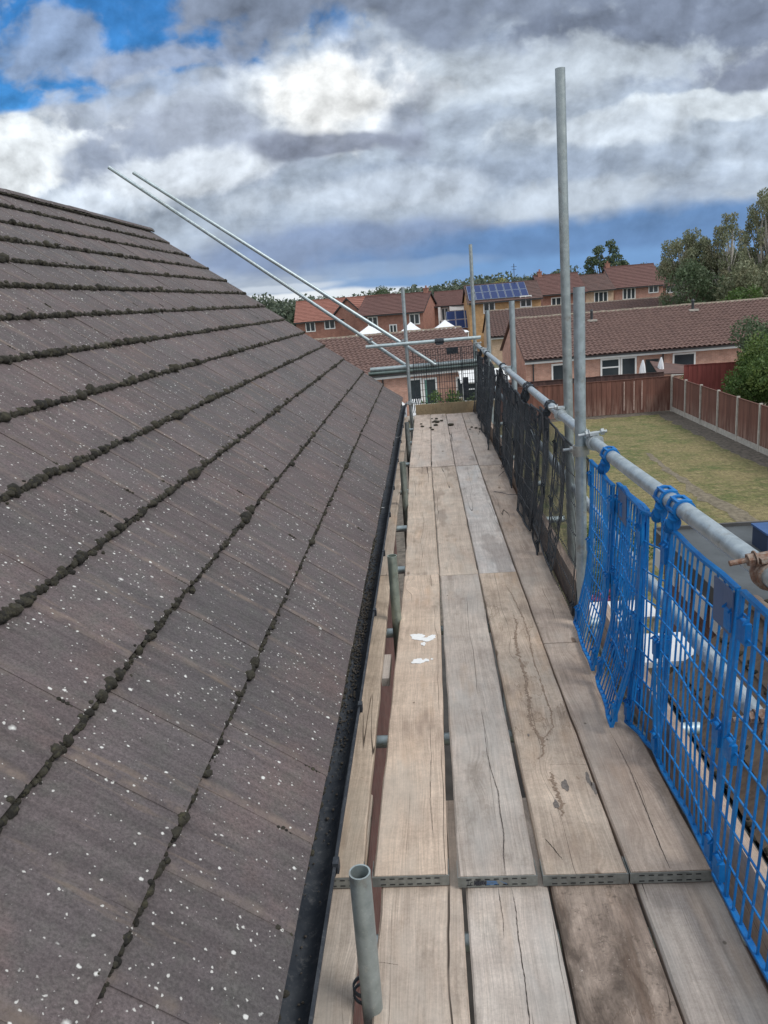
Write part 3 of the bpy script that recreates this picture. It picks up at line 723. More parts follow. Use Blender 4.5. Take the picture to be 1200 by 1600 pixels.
for x0, x1, yy_ in ((.345, .482, 2.418), (.245, .30, 3.9)):
    mark('saw_line', b2, [(x0, yy_ + .002), ((x0 + x1) / 2, yy_ + .0045), (x1, yy_ - .004)], .003, .003, SPLIT, jit=.1, sub=4)
mark('water_stain', b2, [(.377, 4.2), (.395, 4.08), (.408, 3.89), (.418, 3.744), (.42, 3.506), (.407, 3.318), (.408, 3.066), (.407, 2.88), (.412, 2.778), (.40, 2.667), (.365, 2.61), (.349, 2.581)], .0045, .0045, STAIN, jit=.5, smear=.0022)
mark('water_stain', b2, [(.369, 3.778), (.38, 3.653), (.353, 3.514), (.344, 3.394), (.345, 3.194), (.353, 3.071), (.336, 2.977), (.338, 2.886), (.324, 2.785), (.32, 2.705), (.33, 2.642), (.349, 2.581), (.339, 2.498), (.315, 2.459)], .009, .010, STAIN, jit=.6, smear=.0035)
mark('water_stain', b2, [(.348, 2.38), (.346, 2.30), (.352, 2.22), (.345, 2.14)], .008, .012, STAIN, jit=.6, smear=.004)
for i_, (cx, cy, a, b) in enumerate([(.466, 2.33, .007, .042), (.474, 2.28, .007, .035), (.382, 2.30, .012, .03), (.335, 2.20, .009, .022), (.30, 2.62, .004, .010)]):
    m = MB(); m.prism(splash(cx, cy, a, b, 36, seed=40 + i_), 'z', .0011, .0013); m.build('grime_blot', BLOT, b2)
# marker scribble on the end band: T C and overwritten strokes, then blue ones
m = MB(); yb = 1.888 - .0056
def stroke(pts, wd=.0016, mi=0):
    for p, q_ in zip(pts[:-1], pts[1:]):
        p = Vector((p[0], 0, p[1])); q_ = Vector((q_[0], 0, q_[1])); d_ = (q_ - p).normalized(); nrm = Vector((-d_.z, 0, d_.x)) * wd / 2
        a, b = p - d_ * wd * .3, q_ + d_ * wd * .3; yy_ = yb - m.n * 1e-6
        m.add([(x.x, yy_, x.z) for x in (a - nrm, b - nrm, b + nrm, a + nrm)], [(0, 1, 2, 3)], mi)
ox, oz, H_ = .022, -.032, .021
def L(x, z): return (ox + x * .001, oz + z * .001 * 1.0)
stroke([L(0, 20), L(11, 21)]); stroke([L(6, 20), L(5, 3)])
stroke([L(19, 15), L(14, 14), L(12, 8), L(14, 3), L(20, 4)])
for k in range(17): stroke([L(23 + k * 2.1, 3 + (k * 7) % 5), L(25 + k * 2.1, 19 - (k * 5) % 6)], .0017)
for k in range(4): stroke([L(23, 5 + 4 * k), L(56, 6 + 4 * k)], .0013)
for k in range(6): stroke([L(60 + k * 4, 4), L(64 + k * 4, 18 - k)], .0015, 1)
stroke([L(59, 17), L(88, 16)], .0017, 1); stroke([L(58, 4), L(90, 7)], .0014, 1); stroke([L(82, 15), L(90, 11), L(84, 8), L(93, 5)], .0014, 1); stroke([L(100, 16), L(118, 5)], .0012, 1)
m.build('marker_writing', [INKD, INKB], b1)
# moss lumps lying on the far boards
seedmoss = None
lumps = [(-.105, 10.16, .020), (-.122, 10.39, .014), (.004, 10.01, .016), (.044, 10.48, .018), (.071, 10.53, .022), (.10, 10.44, .028), (.074, 10.19, .026), (.16, 10.54, .02), (.267, 10.11, .032), (.027, 9.85, .018), (.093, 10.75, .02), (.529, 9.84, .014), (.58, 9.75, .018), (.50, 9.70, .010), (.03, 10.80, .012), (.62, 9.66, .014)]
where = ['single lump left of the seam', 'small crumb nearest the gutter', 'lump on the seam of two boards', 'lump behind the main cluster', 'upper lump of the main cluster', 'largest lump of the main cluster', 'lump just in front of the main cluster', 'lump right of the main cluster', 'big lone lump on the third board', 'lump nearest the viewer on the second board', 'lump close to the end board', 'lump on the shaded last board', 'right-hand lump on the shaded last board', 'tiny crumb on the shaded last board', 'tiny crumb before the end board', 'crumb closest to the black guards']
for (x, y, r), wh in zip(lumps, where):
    V, F = I2; k = 1 + rng.normal(size=(len(V), 1)) * .13
    o = raw('moss_lump', V * k * r * np.array([1.2, 1.6, .55]) + np.array([x, y, r * .45]), F.tolist(), MOSS, loc=(x, y, 0), smooth=180)
    tag(o, 'dark ' + wh + ' at the far walkway end', 'moss lump', 'moss lumps dropped on the walkway')
tag(MB().box(-.298, -.262, 3.22, 3.47, -.085, -.045).build('timber_packer', WOOD), 'short offcut of timber lying in the gap by the second tube', 'timber block')

# ------------------------------------------------------------------ tubes
TR = .0255
def tube(name, label, cat, p, q, group=None, r=TR, tint=(1, 1, 1), n=1):
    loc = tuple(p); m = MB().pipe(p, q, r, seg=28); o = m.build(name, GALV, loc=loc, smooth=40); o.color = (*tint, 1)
    return tag(o, label, cat, group)
gs = 'scaffold standards'
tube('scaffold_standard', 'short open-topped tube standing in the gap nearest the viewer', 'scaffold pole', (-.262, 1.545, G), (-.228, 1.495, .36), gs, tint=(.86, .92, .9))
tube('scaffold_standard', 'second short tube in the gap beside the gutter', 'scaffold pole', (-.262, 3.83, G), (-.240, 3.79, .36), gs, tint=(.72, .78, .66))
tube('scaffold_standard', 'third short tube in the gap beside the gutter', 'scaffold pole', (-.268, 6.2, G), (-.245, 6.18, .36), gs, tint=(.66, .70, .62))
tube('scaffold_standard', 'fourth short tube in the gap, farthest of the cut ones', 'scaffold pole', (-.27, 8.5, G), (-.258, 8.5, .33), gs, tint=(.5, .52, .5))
tube('scaffold_standard', 'tall thin pole at the far roof corner', 'scaffold pole', (-.275, 11.40, G), (-.271, 11.40, 1.82), gs, tint=(.9, .95, .97))
tube('scaffold_standard', 'thick near pole between the blue and the black guards', 'scaffold pole', (.706, 3.67, G), (.711, 3.67, 1.63), gs, tint=(.88, .96, 1.0), r=.0262)
tube('scaffold_standard', 'tallest pole rising high into the sky', 'scaffold pole', (.875, 4.56, G), (.79, 4.52, 2.735), gs, tint=(.80, .84, .83), r=.0262)
tube('scaffold_standard', 'stub pole against the buff wall, behind the tallest pole', 'scaffold pole', (.825, 7.42, G), (.815, 7.36, 1.555), gs, tint=(.9, .97, 1.0))
tube('scaffold_standard', 'shortest stub pole beyond the other stub', 'scaffold pole', (.825, 10.2, G), (.815, 10.15, 1.435), gs, tint=(.9, .97, .98))
tube('scaffold_standard', 'far corner pole in front of the solar roof house', 'scaffold pole', (.735, 11.56, G), (.726, 11.56, 2.33), gs, tint=(.85, .88, .86))
tube('guard_rail', 'near length of top rail carrying the blue guards', 'scaffold tube', (.765, .25, .985), (.765, 3.262, .9215), 'guard rail tubes', tint=(1.02, 1.08, 1.1), r=.027)
tube('guard_rail', 'far length of top rail carrying the black guards', 'scaffold tube', (.765, 3.272, .9215), (.765, 11.75, .917), 'guard rail tubes', tint=(1.0, 1.06, 1.1))
tube('guard_rail', 'middle rail outside the guards', 'scaffold tube', (.845, .25, .455), (.830, 11.9, .50), 'guard rail tubes', tint=(1, 1.06, 1.1))
tube('ledger', 'tube under the outer edge of the walkway', 'scaffold tube', (.80, .2, -.145), (.80, 11.9, -.145), tint=(.7, .75, .75))
tube('ledger', 'tube under the inner edge of the walkway', 'scaffold tube', (-.21, .2, -.145), (-.21, 11.9, -.145), tint=(.7, .75, .75))
for i, y in enumerate([.75, 1.757, 2.79, 3.86, 4.87, 5.84, 7.05, 8.3, 9.6, 10.63]):
    nm = ['nearest', 'second nearest', 'third nearest', 'fourth nearest', 'fifth nearest', 'sixth nearest', 'seventh nearest', 'third farthest', 'second farthest', 'farthest'][i]
    tube('transom', nm + ' cross tube glimpsed through the board gaps', 'scaffold tube', (-.46, y, -.107), (1.0, y, -.107), 'cross tubes under the boards', tint=(1.1, 1.2, 1.2))
tube('end_rail', 'upper cross rail closing the far end', 'scaffold tube', (-.86, 11.345, 1.03), (.80, 11.335, 1.045), 'far end rails', tint=(1.1, 1.2, 1.2))
tube('end_rail', 'bright upper tube of the lower pair closing the far end', 'scaffold tube', (-.83, 11.46, .69), (.80, 11.45, .712), 'far end rails', tint=(1.1, 1.2, 1.2), r=.03)
tube('end_rail', 'dull lower tube of the lower pair closing the far end', 'scaffold tube', (-.86, 11.46, .630), (.80, 11.45, .652), 'far end rails', tint=(.42, .50, .46), r=.029)
tube('raking_tube', 'longer raking tube leaning up past the roof', 'scaffold tube', (-.24, 11.52, .665), (-4.285, 11.52, 3.765), 'raking tubes', tint=(1, 1.08, 1.1))
tube('raking_tube', 'raking tube on the right of the leaning pair', 'scaffold tube', (.13, 11.40, .700), (-3.905, 11.40, 3.645), 'raking tubes', tint=(1, 1.08, 1.1))
def strip_thing(label, pts, cat='cable tie', name='cable_tie'):
    m = MB(); m.ribbon(pts, (0, .0035, 0), (0, 0, .0015)); o = m.build(name, BLACKP, loc=pts[0]); return tag(o, label, cat)
strip_thing('long black tie lying across the board beside the black guards', [(.505, 6.42, .0035), (.56, 6.33, .012), (.62, 6.25, .010), (.69, 6.16, .03)])
strip_thing('shorter black tie sticking out of the black guards', [(.60, 6.98, .004), (.64, 7.06, .014), (.69, 7.12, .03)])
m = MB(); m.ring((-.249, 1.526, -.005), (.035, -.05, .99), TR + .001, TR + .005, .010, 0, 360, 22); m.ring((-.250, 1.528, -.03), (.15, -.05, .99), TR + .001, TR + .005, .008, 0, 360, 22)
tag(m.build('tie_loop', BLACKP, smooth=40), 'black loop of tie wound round the nearest short tube', 'cable tie')
# timber toe boards
def toe(label, x0, x1, y0, y1, z0, z1, tint):
    o = thing('toe_board', label, 'toe board', ((x0 + x1) / 2, y0, z0)); N = 24; m = MB()
    V = []
    for k in range(N + 1):
        s = k / N
        if y1 - y0 > 1: y = y0 + (y1 - y0) * s; j = rng.normal() * .0015; V += [(x0 + j, y, z0), (x1 + j, y, z0), (x1 + j, y, z1 + j), (x0 + j, y, z1 + j)]
        else: x = x0 + (x1 - x0) * s; j = rng.normal() * .0015; V += [(x, y0, z0), (x, y0, z1 + j), (x, y1, z1 + j), (x, y1, z0)]
    m.add(V, [(k * 4 + i, k * 4 + (i + 1) % 4, k * 4 + 4 + (i + 1) % 4, k * 4 + 4 + i) for k in range(N) for i in range(4)] + [(0, 1, 2, 3), (N * 4, N * 4 + 1, N * 4 + 2, N * 4 + 3)])
    b = m.build('plank', WOOD, o); b.color = (*tint, 1); return o
toe('near toe board standing behind the blue guards', .768, .806, .25, 3.55, -.08, .135, (.80, .72, .66))
toe('long toe board standing behind the black guards', .714, .752, 3.715, 11.36, -.08, .13, (.6, .52, .47))
toe('mossy toe board across the far end of the walkway', -.20, .78, 11.365, 11.403, -.03, .138, (.62, .55, .38))

# couplers
def coupler(label, c_, ax, other, mat_=GALV, bolt=.075, s=1.0, tint=(1, 1, 1)):
    """band clamped round a tube (axis ax) with flange, bolt and nut, plus a second jaw towards `other`"""
    c_ = Vector(c_); ax = Vector(ax).normalized(); ot = Vector(other).normalized(); root = thing('scaffold_coupler', label, 'coupler', tuple(c_), 'scaffold couplers')
    m = MB(); m.ring(c_, ax, TR + .001, TR + .008 * s, .046 * s, 0, 360, 26); m.ring(c_, ax, TR + .007, TR + .012 * s, .018 * s, 0, 360, 26)
    e = ax.cross(ot).normalized(); up_ = e if e.z >= 0 else -e
    b0_ = c_ + up_ * (TR + .016) ; sd_ = ot
    m.ribbon([b0_ - sd_ * .02, b0_ + sd_ * .022], ax * .02 * s, up_ * .006)
    c2 = c_ + ot * (2 * TR + .012)
    m.ribbon([c_ + ot * (TR + .002), c_ + ot * (TR + .014)], ax * .021, up_ * .02)
    m.build('clamp_band', mat_, root, smooth=35).color = (*tint, 1)
    m = MB(); p = c_ + up_ * (TR + .018); m.tube(p - sd_ * bolt, p + sd_ * bolt * .9, .0062 * s, 10)
    m.tube(p - sd_ * bolt * .52, p - sd_ * (bolt * .52 - .014), .0145 * s, 6); m.tube(p + sd_ * bolt * .5, p + sd_ * (bolt * .5 + .014), .0145 * s, 6)
    m.tube(p - sd_ * (bolt * .50 - .014), p - sd_ * (bolt * .5 - .017), .018 * s, 14)
    m.build('bolt', RUST if mat_ is RUST else GALV, root, smooth=35)
    return root
coupler('rusty coupler with a long bolt on the near top rail', (.765, 1.73, .952), (0, 1, 0), (1, 0, .15), RUST, .085, 1.1)
coupler('rusty coupler with a long bolt on the near middle rail', (.842, 1.86, .462), (0, 1, 0), (1, 0, .15), RUST, .085, 1.1)
coupler('coupler clamped round the near pole below the rail', (.708, 3.67, .875), (0, 0, 1), (1, .1, 0), GALV, .07, 1.1, (.95, .9, .82))
coupler('coupler on the top rail just past the near pole', (.765, 3.62, .9205), (0, 1, 0), (1, 0, .1), GALV, .07, 1.15)
coupler('coupler tying the rail to the tallest pole', (.765, 4.53, .9195), (0, 1, 0), (1, 0, 0), GALV, .07, 1.1, (1.2, 1.2, 1.2))
coupler('coupler on the rail at the stub pole', (.765, 7.37, .918), (0, 1, 0), (1, 0, 0), GALV, .06, 1.1)
coupler('coupler on the rail at the farther stub pole', (.765, 10.15, .917), (0, 1, 0), (1, 0, 0), GALV, .06, 1.1)
coupler('coupler where the rail meets the far corner pole', (.765, 11.48, .917), (0, 1, 0), (1, 0, 0), GALV, .06, 1.1)
coupler('coupler joining the longer raking tube to the upper end rail', (-.80, 11.43, 1.10), (-.79, 0, .61), (0, -1, 0), GALV, .05, 1.0, (.6, .6, .6))
coupler('coupler joining the other raking tube to the upper end rail', (-.345, 11.40, 1.045), (-.79, 0, .61), (0, -1, 0), GALV, .05, 1.0, (.6, .6, .6))
coupler('coupler at the foot of the longer raking tube', (-.30, 11.50, .712), (-.79, 0, .61), (0, -1, 0), GALV, .05, 1.0, (.6, .6, .6))
coupler('coupler at the foot of the other raking tube', (.10, 11.42, .72), (-.79, 0, .61), (0, -1, 0), GALV, .05, 1.0, (.6, .6, .6))
coupler('coupler low on the pole at the far roof corner', (-.274, 11.40, .17), (0, 0, 1), (-1, 0, 0), GALV, .09, 1.2, (1.2, 1.2, 1.2))
o = MB(); o.ring((.765, 3.95, .9205), (0, 1, 0), TR + .001, TR + .006, .05, 0, 360, 24); o.ring((.765, 3.95, .9205), (0, 1, 0), TR + .005, TR + .009, .012, 0, 360, 24)
tag(o.build('sleeve_band', simple('worn_tape', (.42, .40, .33), .8), smooth=40), 'worn yellowish tape band round the far top rail', 'band')
o = MB(); o.ring((.205, 11.34, 1.039), (1, 0, 0), TR + .001, TR + .010, .13, 0, 360, 20); o.box(.15, .26, 11.30, 11.38, .985, 1.012)
tag(o.build('guard_clip', BLACKP, smooth=40), 'black clip wrapped round the upper cross rail', 'clip')

# ------------------------------------------------------------------ plastic brick guards
def railz(y): return .9215 + (3.262 - y) * .0211 if y < 3.262 else .9215 - (y - 3.272) * .00053
def guard(name, label, ya, yb, xt, xb, zt, zb, mat_, group, hooks=(), bow=.0, skewx=.0, lean=0., rows=8, step=.046, plate=None, wd=.0042, flare=0., clips=True, thin=.0026, sag=0.0, hookside=.0):
    root = thing(name, label, 'brick guard', (xt, (ya + yb) / 2, zt), group)
    def P(s, t, o=0):
        """s 0..1 along the rail (near to far), t 0..1 from top to bottom"""
        x = xt + (xb - xt) * t + bow * math.sin(math.pi * t) + skewx * (s - .5) - flare * max(0, t - .72) * 3.0 + .004 * math.sin(9 * s + 4 * t + ya * 7) + o
        y = ya + (yb - ya) * s + lean * t
        z = zt + (zb - zt) * t - sag * math.sin(math.pi * s) + (railz(y) - railz(3)) * .5
        return (x, y, z)
    m = MB(); ts = [k / 7 for k in range(8)]; ss = [k / 5 for k in range(6)]
    nv = max(3, int(round((yb - ya) / step)))
    for k in range(nv + 1):
        s = k / nv; edge = k in (0, nv)
        if edge: m.ribbon([P(s, t) for t in ts], (0, wd * 1.9, 0), (thin * 1.6, 0, 0))
        else: m.ribbon([P(s, t) for t in ts], (0, wd * .62, 0), (thin, 0, 0))
    for k in range(rows + 1):
        t = k / rows
        if k in (0, rows): m.ribbon([P(s, t) for s in ss], (thin * 3.0, 0, 0), (0, 0, wd * 1.15))
        else: m.ribbon([P(s, t, -.0016) for s in ss], (thin * .9, 0, 0), (0, 0, wd * .55))
    # inner stiffener bars near both edges
    for s in (.085, .915):
        m.ribbon([P(s, t, .001) for t in ts], (0, wd * 1.7, 0), (thin * 1.4, 0, 0))
    m.build('mesh_panel', mat_, root)
    if clips:
        for s in (.04, .96):
            for t in (.10, .50, .93):
                m = MB(); a = Vector(P(s, t)); hh = .036
                m.box(a.x - .012, a.x + .004, a.y - .021, a.y + .021, a.z - hh, a.z + hh * .55)
                m.ribbon([(a.x - .016, a.y - .019, a.z + hh * .55), (a.x - .002, a.y - .016, a.z + hh * .9), (a.x - .002, a.y + .016, a.z + hh * .9), (a.x - .016, a.y + .019, a.z + hh * .55)], (.002, 0, 0), (0, 0, .003))
                m.build('clip', mat_, root)
    if plate:
        s0, s1 = plate; m = MB(); m.ribbon([P(s, .085, -.006) for s in (s0, (s0 + s1) / 2, s1)], (.0018, 0, 0), (0, 0, .062))
        m.build('plate', PLATE if mat_ is BLUE else BLACKP, root)
    for hy in hooks:
        m = MB(); c_ = Vector((.765, hy, railz(hy))); r0 = TR + .0025
        for o_ in (-.030, .030):
            m.ring(c_ + Vector((0, o_, 0)), (0, 1, 0), r0, r0 + .0065, .0155, -238, 15, 24)
        for a in (R_(60), R_(125), R_(185)):
            e = Vector((math.cos(a), 0, -math.sin(a))); e = Vector((math.cos(a), 0, math.sin(a)))
            p = c_ + e * (r0 + .004); m.ribbon([p - Vector((0, .038, 0)), p + Vector((0, .038, 0))], (.0055, 0, 0), (0, 0, .0042))
        # ribbed neck below the rail, then a stem to the top bar
        base = c_ + Vector((-.028, 0, -.030)); tgt = Vector((xt, hy, zt + .004))
        for k in range(5):
            q_ = base.lerp(tgt, .25 + .15 * k); rr = .027 - abs(k - 1.5) * .0025
            m.tube(q_ - Vector((0, .022, 0)) + Vector((0, .011 * k, 0)), q_ - Vector((0, .017, 0)) + Vector((0, .011 * k, 0)), rr, 14)
        m.tube(base + Vector((0, -.02, 0.01)), base.lerp(tgt, .9) + Vector((0, .016, 0)), .018, 12)
        m.ribbon([base + Vector((.0, -.02, .012)), tgt + Vector((0, -.02, 0))], (.003, 0, 0), (0, .007, 0)); m.ribbon([base + Vector((0, .02, .012)), tgt + Vector((0, .02, 0))], (.003, 0, 0), (0, .007, 0))
        m.build('hook', mat_, root, smooth=30)
    return root
gb = 'blue plastic guards hung on the near rail'
guard('brick_guard', 'nearest blue guard, cut off by the right edge', .78, 1.805, .735, .700, .868, .045, BLUE, gb, (1.02,), rows=8, lean=-.0)
guard('brick_guard', 'blue guard with a dull plate below the rusty coupler', 1.835, 2.42, .738, .712, .862, .035, BLUE, gb, (2.36,), rows=8, lean=.0, plate=(.0, .22), bow=-.01)
guard('brick_guard', 'blue guard folded tight behind the double hooks', 2.44, 2.66, .742, .705, .855, .015, BLUE, gb, (2.50,), rows=8, bow=.01, skewx=-.05, step=.036)
guard('brick_guard', 'blue guard swinging inward with a low pointed corner', 2.62, 3.02, .735, .650, .850, .030, BLUE, gb, (), rows=8, bow=.018, skewx=.03, flare=.03, lean=-.02, step=.042)
guard('brick_guard', 'blue guard with a dull plate in the middle of its top', 2.66, 3.10, .748, .735, .846, .06, BLUE, gb, (), rows=9, bow=-.012, plate=(.55, .9), step=.04)
guard('brick_guard', 'farthest blue guard, tight against the near pole', 3.08, 3.60, .736, .665, .842, .022, BLUE, gb, (3.30,), rows=8, bow=.02, flare=.02, skewx=.02, lean=.0, step=.044)
gk = 'black plastic guards hung on the far rail'
ordn = ['first', 'second', 'third', 'fourth', 'fifth', 'sixth', 'seventh', 'eighth', 'ninth', 'tenth', 'eleventh', 'twelfth', 'thirteenth', 'fourteenth', 'fifteenth', 'sixteenth', 'seventeenth', 'eighteenth', 'nineteenth', 'twentieth', 'twenty-first', 'twenty-second']
yk = 3.72; i = 0
r_ = np.random.default_rng(5)
while yk < 11.1 and i < 22:
    L_ = r_.uniform(.55, .95); y2 = min(yk + L_, 11.3)
    guard('brick_guard', ordn[i] + ' black guard counted from the thick near pole', yk, y2, .745 + r_.uniform(-.018, .01), .668 + r_.uniform(-.035, .03), .850 + r_.uniform(-.05, .02), r_.uniform(-.01, .09), BLACKP, gk,
          [h for h in (4.72, 4.90, 5.85, 6.0, 7.17, 7.9, 8.6, 9.02, 9.8, 10.6) if yk + .02 <= h < yk + L_ * .5][:2], bow=r_.uniform(-.02, .03), skewx=r_.uniform(-.05, .05), lean=r_.uniform(-.06, .06), rows=6, step=r_.uniform(.032, .044), wd=.0048, thin=.0012 if i < 2 else .0019, clips=(i % 2 == 0 and i < 9), plate=((.3, .62) if i % 4 == 2 else None))
    yk += L_ * r_.uniform(.45, .66) if i else .46
    i += 1
# end guard
def end_guard(label, x0, x1):
    root = thing('brick_guard', label, 'brick guard', (x0, 11.43, .92), 'black guards closing the far end'); m = MB()
    n = int(round((x1 - x0) / .036))
    for k in range(n + 1):
        x = x0 + (x1 - x0) * k / n; wdx = .0055 if k in (0, n) or k % 5 == 0 else .0030; m.box(x - wdx, x + wdx, 11.418, 11.424, .15, .93)
    for k in range(9):
        z = .152 + k * (.776 / 8); m.box(x0 - .005, x1 + .005, 11.4135, 11.4175, z - .003, z + .003)
    m.build('mesh_panel', BLACKP, root); return root
eg = end_guard('wide black guard across the far walkway end', -.19, .505)
m = MB(); m.box(.30, .47, 11.39, 11.398, .84, .93); m.build('plate', BLACKP, eg)
e2 = end_guard('narrow black guard in the far corner beside the side guards', .525, .69)
m = MB(); m.box(.515, .598, 11.392, 11.398, .19, .49); m.build('plate', BLACKP, e2)

# ------------------------------------------------------------------ low roofs and garden under the scaffold
def heightroof(name, parent, mat_, O, U, S, L, W, tile=(.30, .33), amp=.022, stepz=.03, npt=6, drop=0, fnk=None):
    """real pantile surface: O origin at eave, U along the eave, S up the slope (unit vectors), L length, W slope length"""
    U = np.array(U, float); S = np.array(S, float); Nn = np.cross(U, S); Nn /= np.linalg.norm(Nn)
    if Nn[2] < 0: Nn = -Nn
    nu = int(round(L / tile[0])); ns = int(round(W / tile[1])); us = np.linspace(0, L, nu * npt + 1); V = []; F = []
    prof = amp * (.5 + .5 * np.sin(us / (L / nu) * 2 * np.pi)) ** .8
    cols = len(us)
    for j in range(ns):
        jitter = rng.normal(size=nu + 1) * .004; jj = jitter[np.minimum((us / (L / nu)).astype(int), nu)]
        for (t, h) in ((0, stepz - .028), (0, stepz), (1, .002)):
            s = (j + t) * W / ns
            V.append(np.array(O)[None] + us[:, None] * U + (s + (jj[:, None] if t == 0 else 0)) * S + (prof + h + jj * .5)[:, None] * Nn)
        b = j * 3 * cols
        for r in (0, 1):
            for k in range(cols - 1): q = b + r * cols + k; F.append((q, q + 1, q + cols + 1, q + cols))
    return raw(name, np.vstack(V), F, mat_, parent)

# small gabled roof with mossy tiles right below the scaffold
lr = thing('low_tiled_outbuilding', 'low outbuilding with mossy brown tiles just below the blue guards', 'outbuilding', (3.3, 5, G))
sl = Vector((1.0, 0, .93)).normalized()
r1 = heightroof('roof', lr, RF_MOSSY, (2.40, .5, -2.72), (0, 1, 0), sl[:], 7.42, 1.38, (.24, .27), .018, .028)
heightroof('roof', lr, RF_MOSSY, (4.31, .5, -2.72), (0, 1, 0), (-sl.x, 0, sl.z), 7.42, 1.38, (.24, .27), .018, .028)
pts = [(2.40 + sl.x * s_ + rng.normal() * .01, rng.uniform(.6, 7.8), -2.72 + sl.z * s_ + .03) for s_ in rng.integers(0, 6, 500) * .276 + rng.normal(size=500) * .02]
mm = blobs('moss', pts, rng.uniform(.012, .045, 500), MOSS, r1, [0] * 500); mm['kind'] = 'stuff'
m = MB(); m.box(2.52, 4.19, .6, 7.85, G, -2.66); m.build('wall', BR_HOUSE, lr)
m = MB(); m.prism([(3.355 + math.cos(a) * .10, -1.78 + math.sin(a) * .07) for a in [math.pi * k / 6 for k in range(7)]], 'y', .5, 7.93); m.build('ridge_tiles', RF_MOSSY, r1, smooth=40)
m = MB(); m.box(2.22, 2.33, .5, 7.95, -2.82, -2.74); m.box(2.33, 2.345, .5, 7.95, -2.83, -2.70); m.box(2.345, 2.51, .5, 7.95, -2.83, -2.80); m.build('gutter', DARKM, lr)
m = MB(); m.box(2.212, 2.220, .5, 7.95, -2.80, -2.745); m.build('gutter_lip', PVC, lr)

fr = thing('flat_roof_extension', 'brick extension with a dark grey flat roof overlooking the lawn', 'extension', (6, 11, G))
m = MB(); m.box(3.52, 11.6, 8.2, 11.95, -2.40, -2.22); m.build('roof', FELT, fr)
m = MB(); m.box(3.50, 11.62, 11.95, 12.0, -2.42, -2.165); m.box(3.46, 3.50, 8.2, 12.0, -2.42, -2.19); m.build('roof_edge', simple('drip_edge', (.08, .08, .08), .7), fr)
m = MB(); 
for y in np.arange(8.3, 11.9, .62): m.box(3.425, 3.455, y, y + .42, -2.72, -2.42)
m.build('white_vent_block', PVC, fr)
m = MB(); m.box(3.60, 11.5, 8.3, 11.85, G, -2.40); m.build('wall', BR_HOUSE, fr)
bb = thing('blue_box', 'blue lidded box standing on the grey flat roof', 'box', (4.75, 10.75, -2.22))
m = MB(); m.box(4.62, 5.2, 10.55, 11.05, -2.215, -1.93); m.build('box_side', simple('navy_plastic', (.02, .04, .09), .6), bb)
m = MB(); m.box(4.60, 5.22, 10.53, 11.07, -1.929, -1.90); m.build('lid', simple('faded_blue_lid', (.03, .09, .24), .6, .2), bb)
sh = thing('garden_store', 'small cream store with a white flat top beyond the mossy roof', 'store', (2.6, 8.5, G))
m = MB(); m.box(2.28, 2.90, 8.15, 8.78, G, -2.60); m.build('wall', CREAMR, sh)
m = MB(); m.box(2.22, 2.97, 8.08, 8.84, -2.60, -2.53); m.build('top', CARDW, sh)
# white table, parasol base etc. in the near garden
gt = thing('garden_table', 'white garden table between the shrubs seen through the blue mesh', 'table', (3.2, 13.4, G))
m = MB(); m.box(2.7, 3.9, 13.0, 13.8, -4.2, -4.16); m.build('top', CARDW, gt)
for sx in (2.78, 3.8):
    for sy in (13.1, 13.7): m = MB(); m.box(sx, sx + .05, sy, sy + .05, G, -4.2); m.build('leg', CARDW, gt)

# ------------------------------------------------------------------ plants
def leaves(name, centers, radii, n, size, mat_, parent, squash=1.0, hang=0., shell=.35, drop=0):
    centers = np.array(centers, float); radii = np.array(radii, float); k = len(centers)
    pr = radii ** 2; pr = pr / pr.sum(); idx = rng.choice(k, n, p=pr)
    d_ = rng.normal(size=(n, 3)); d_ /= np.linalg.norm(d_, axis=1)[:, None]; rad_ = radii[idx] * (shell + (1 - shell) * rng.random(n) ** .6)
    # lumpy clusters
    p = centers[idx] + d_ * rad_[:, None] * np.array([1, 1, squash]); p[:, 2] -= hang * rng.random(n) ** 2
    a = rng.normal(size=(n, 3)); a /= np.linalg.norm(a, axis=1)[:, None]
    if hang: a = a * .5 + np.array([0, 0, -.8]); a /= np.linalg.norm(a, axis=1)[:, None]
    b = np.cross(a, rng.normal(size=(n, 3))); b /= np.linalg.norm(b, axis=1)[:, None]
    s = size * rng.uniform(.6, 1.35, n)[:, None]
    V = np.stack([p - a * s * .5, p + b * s * .30, p + a * s * .5, p - b * s * .30], 1).reshape(-1, 3)
    F = np.arange(4 * n).reshape(-1, 4)
    return raw(name, V, F, mat_, parent)
def crown_points(c_, rx_, ry_, rz_, n, rmin, rmax, seed):
    r2 = np.random.default_rng(seed); P = []; Rr = []
    while len(P) < n:
        q = r2.uniform(-1, 1, 3)
        if np.linalg.norm(q) < 1 and np.linalg.norm(q) > .25: P.append((c_[0] + q[0] * rx_, c_[1] + q[1] * ry_, c_[2] + q[2] * rz_)); Rr.append(r2.uniform(rmin, rmax))
    return P, Rr
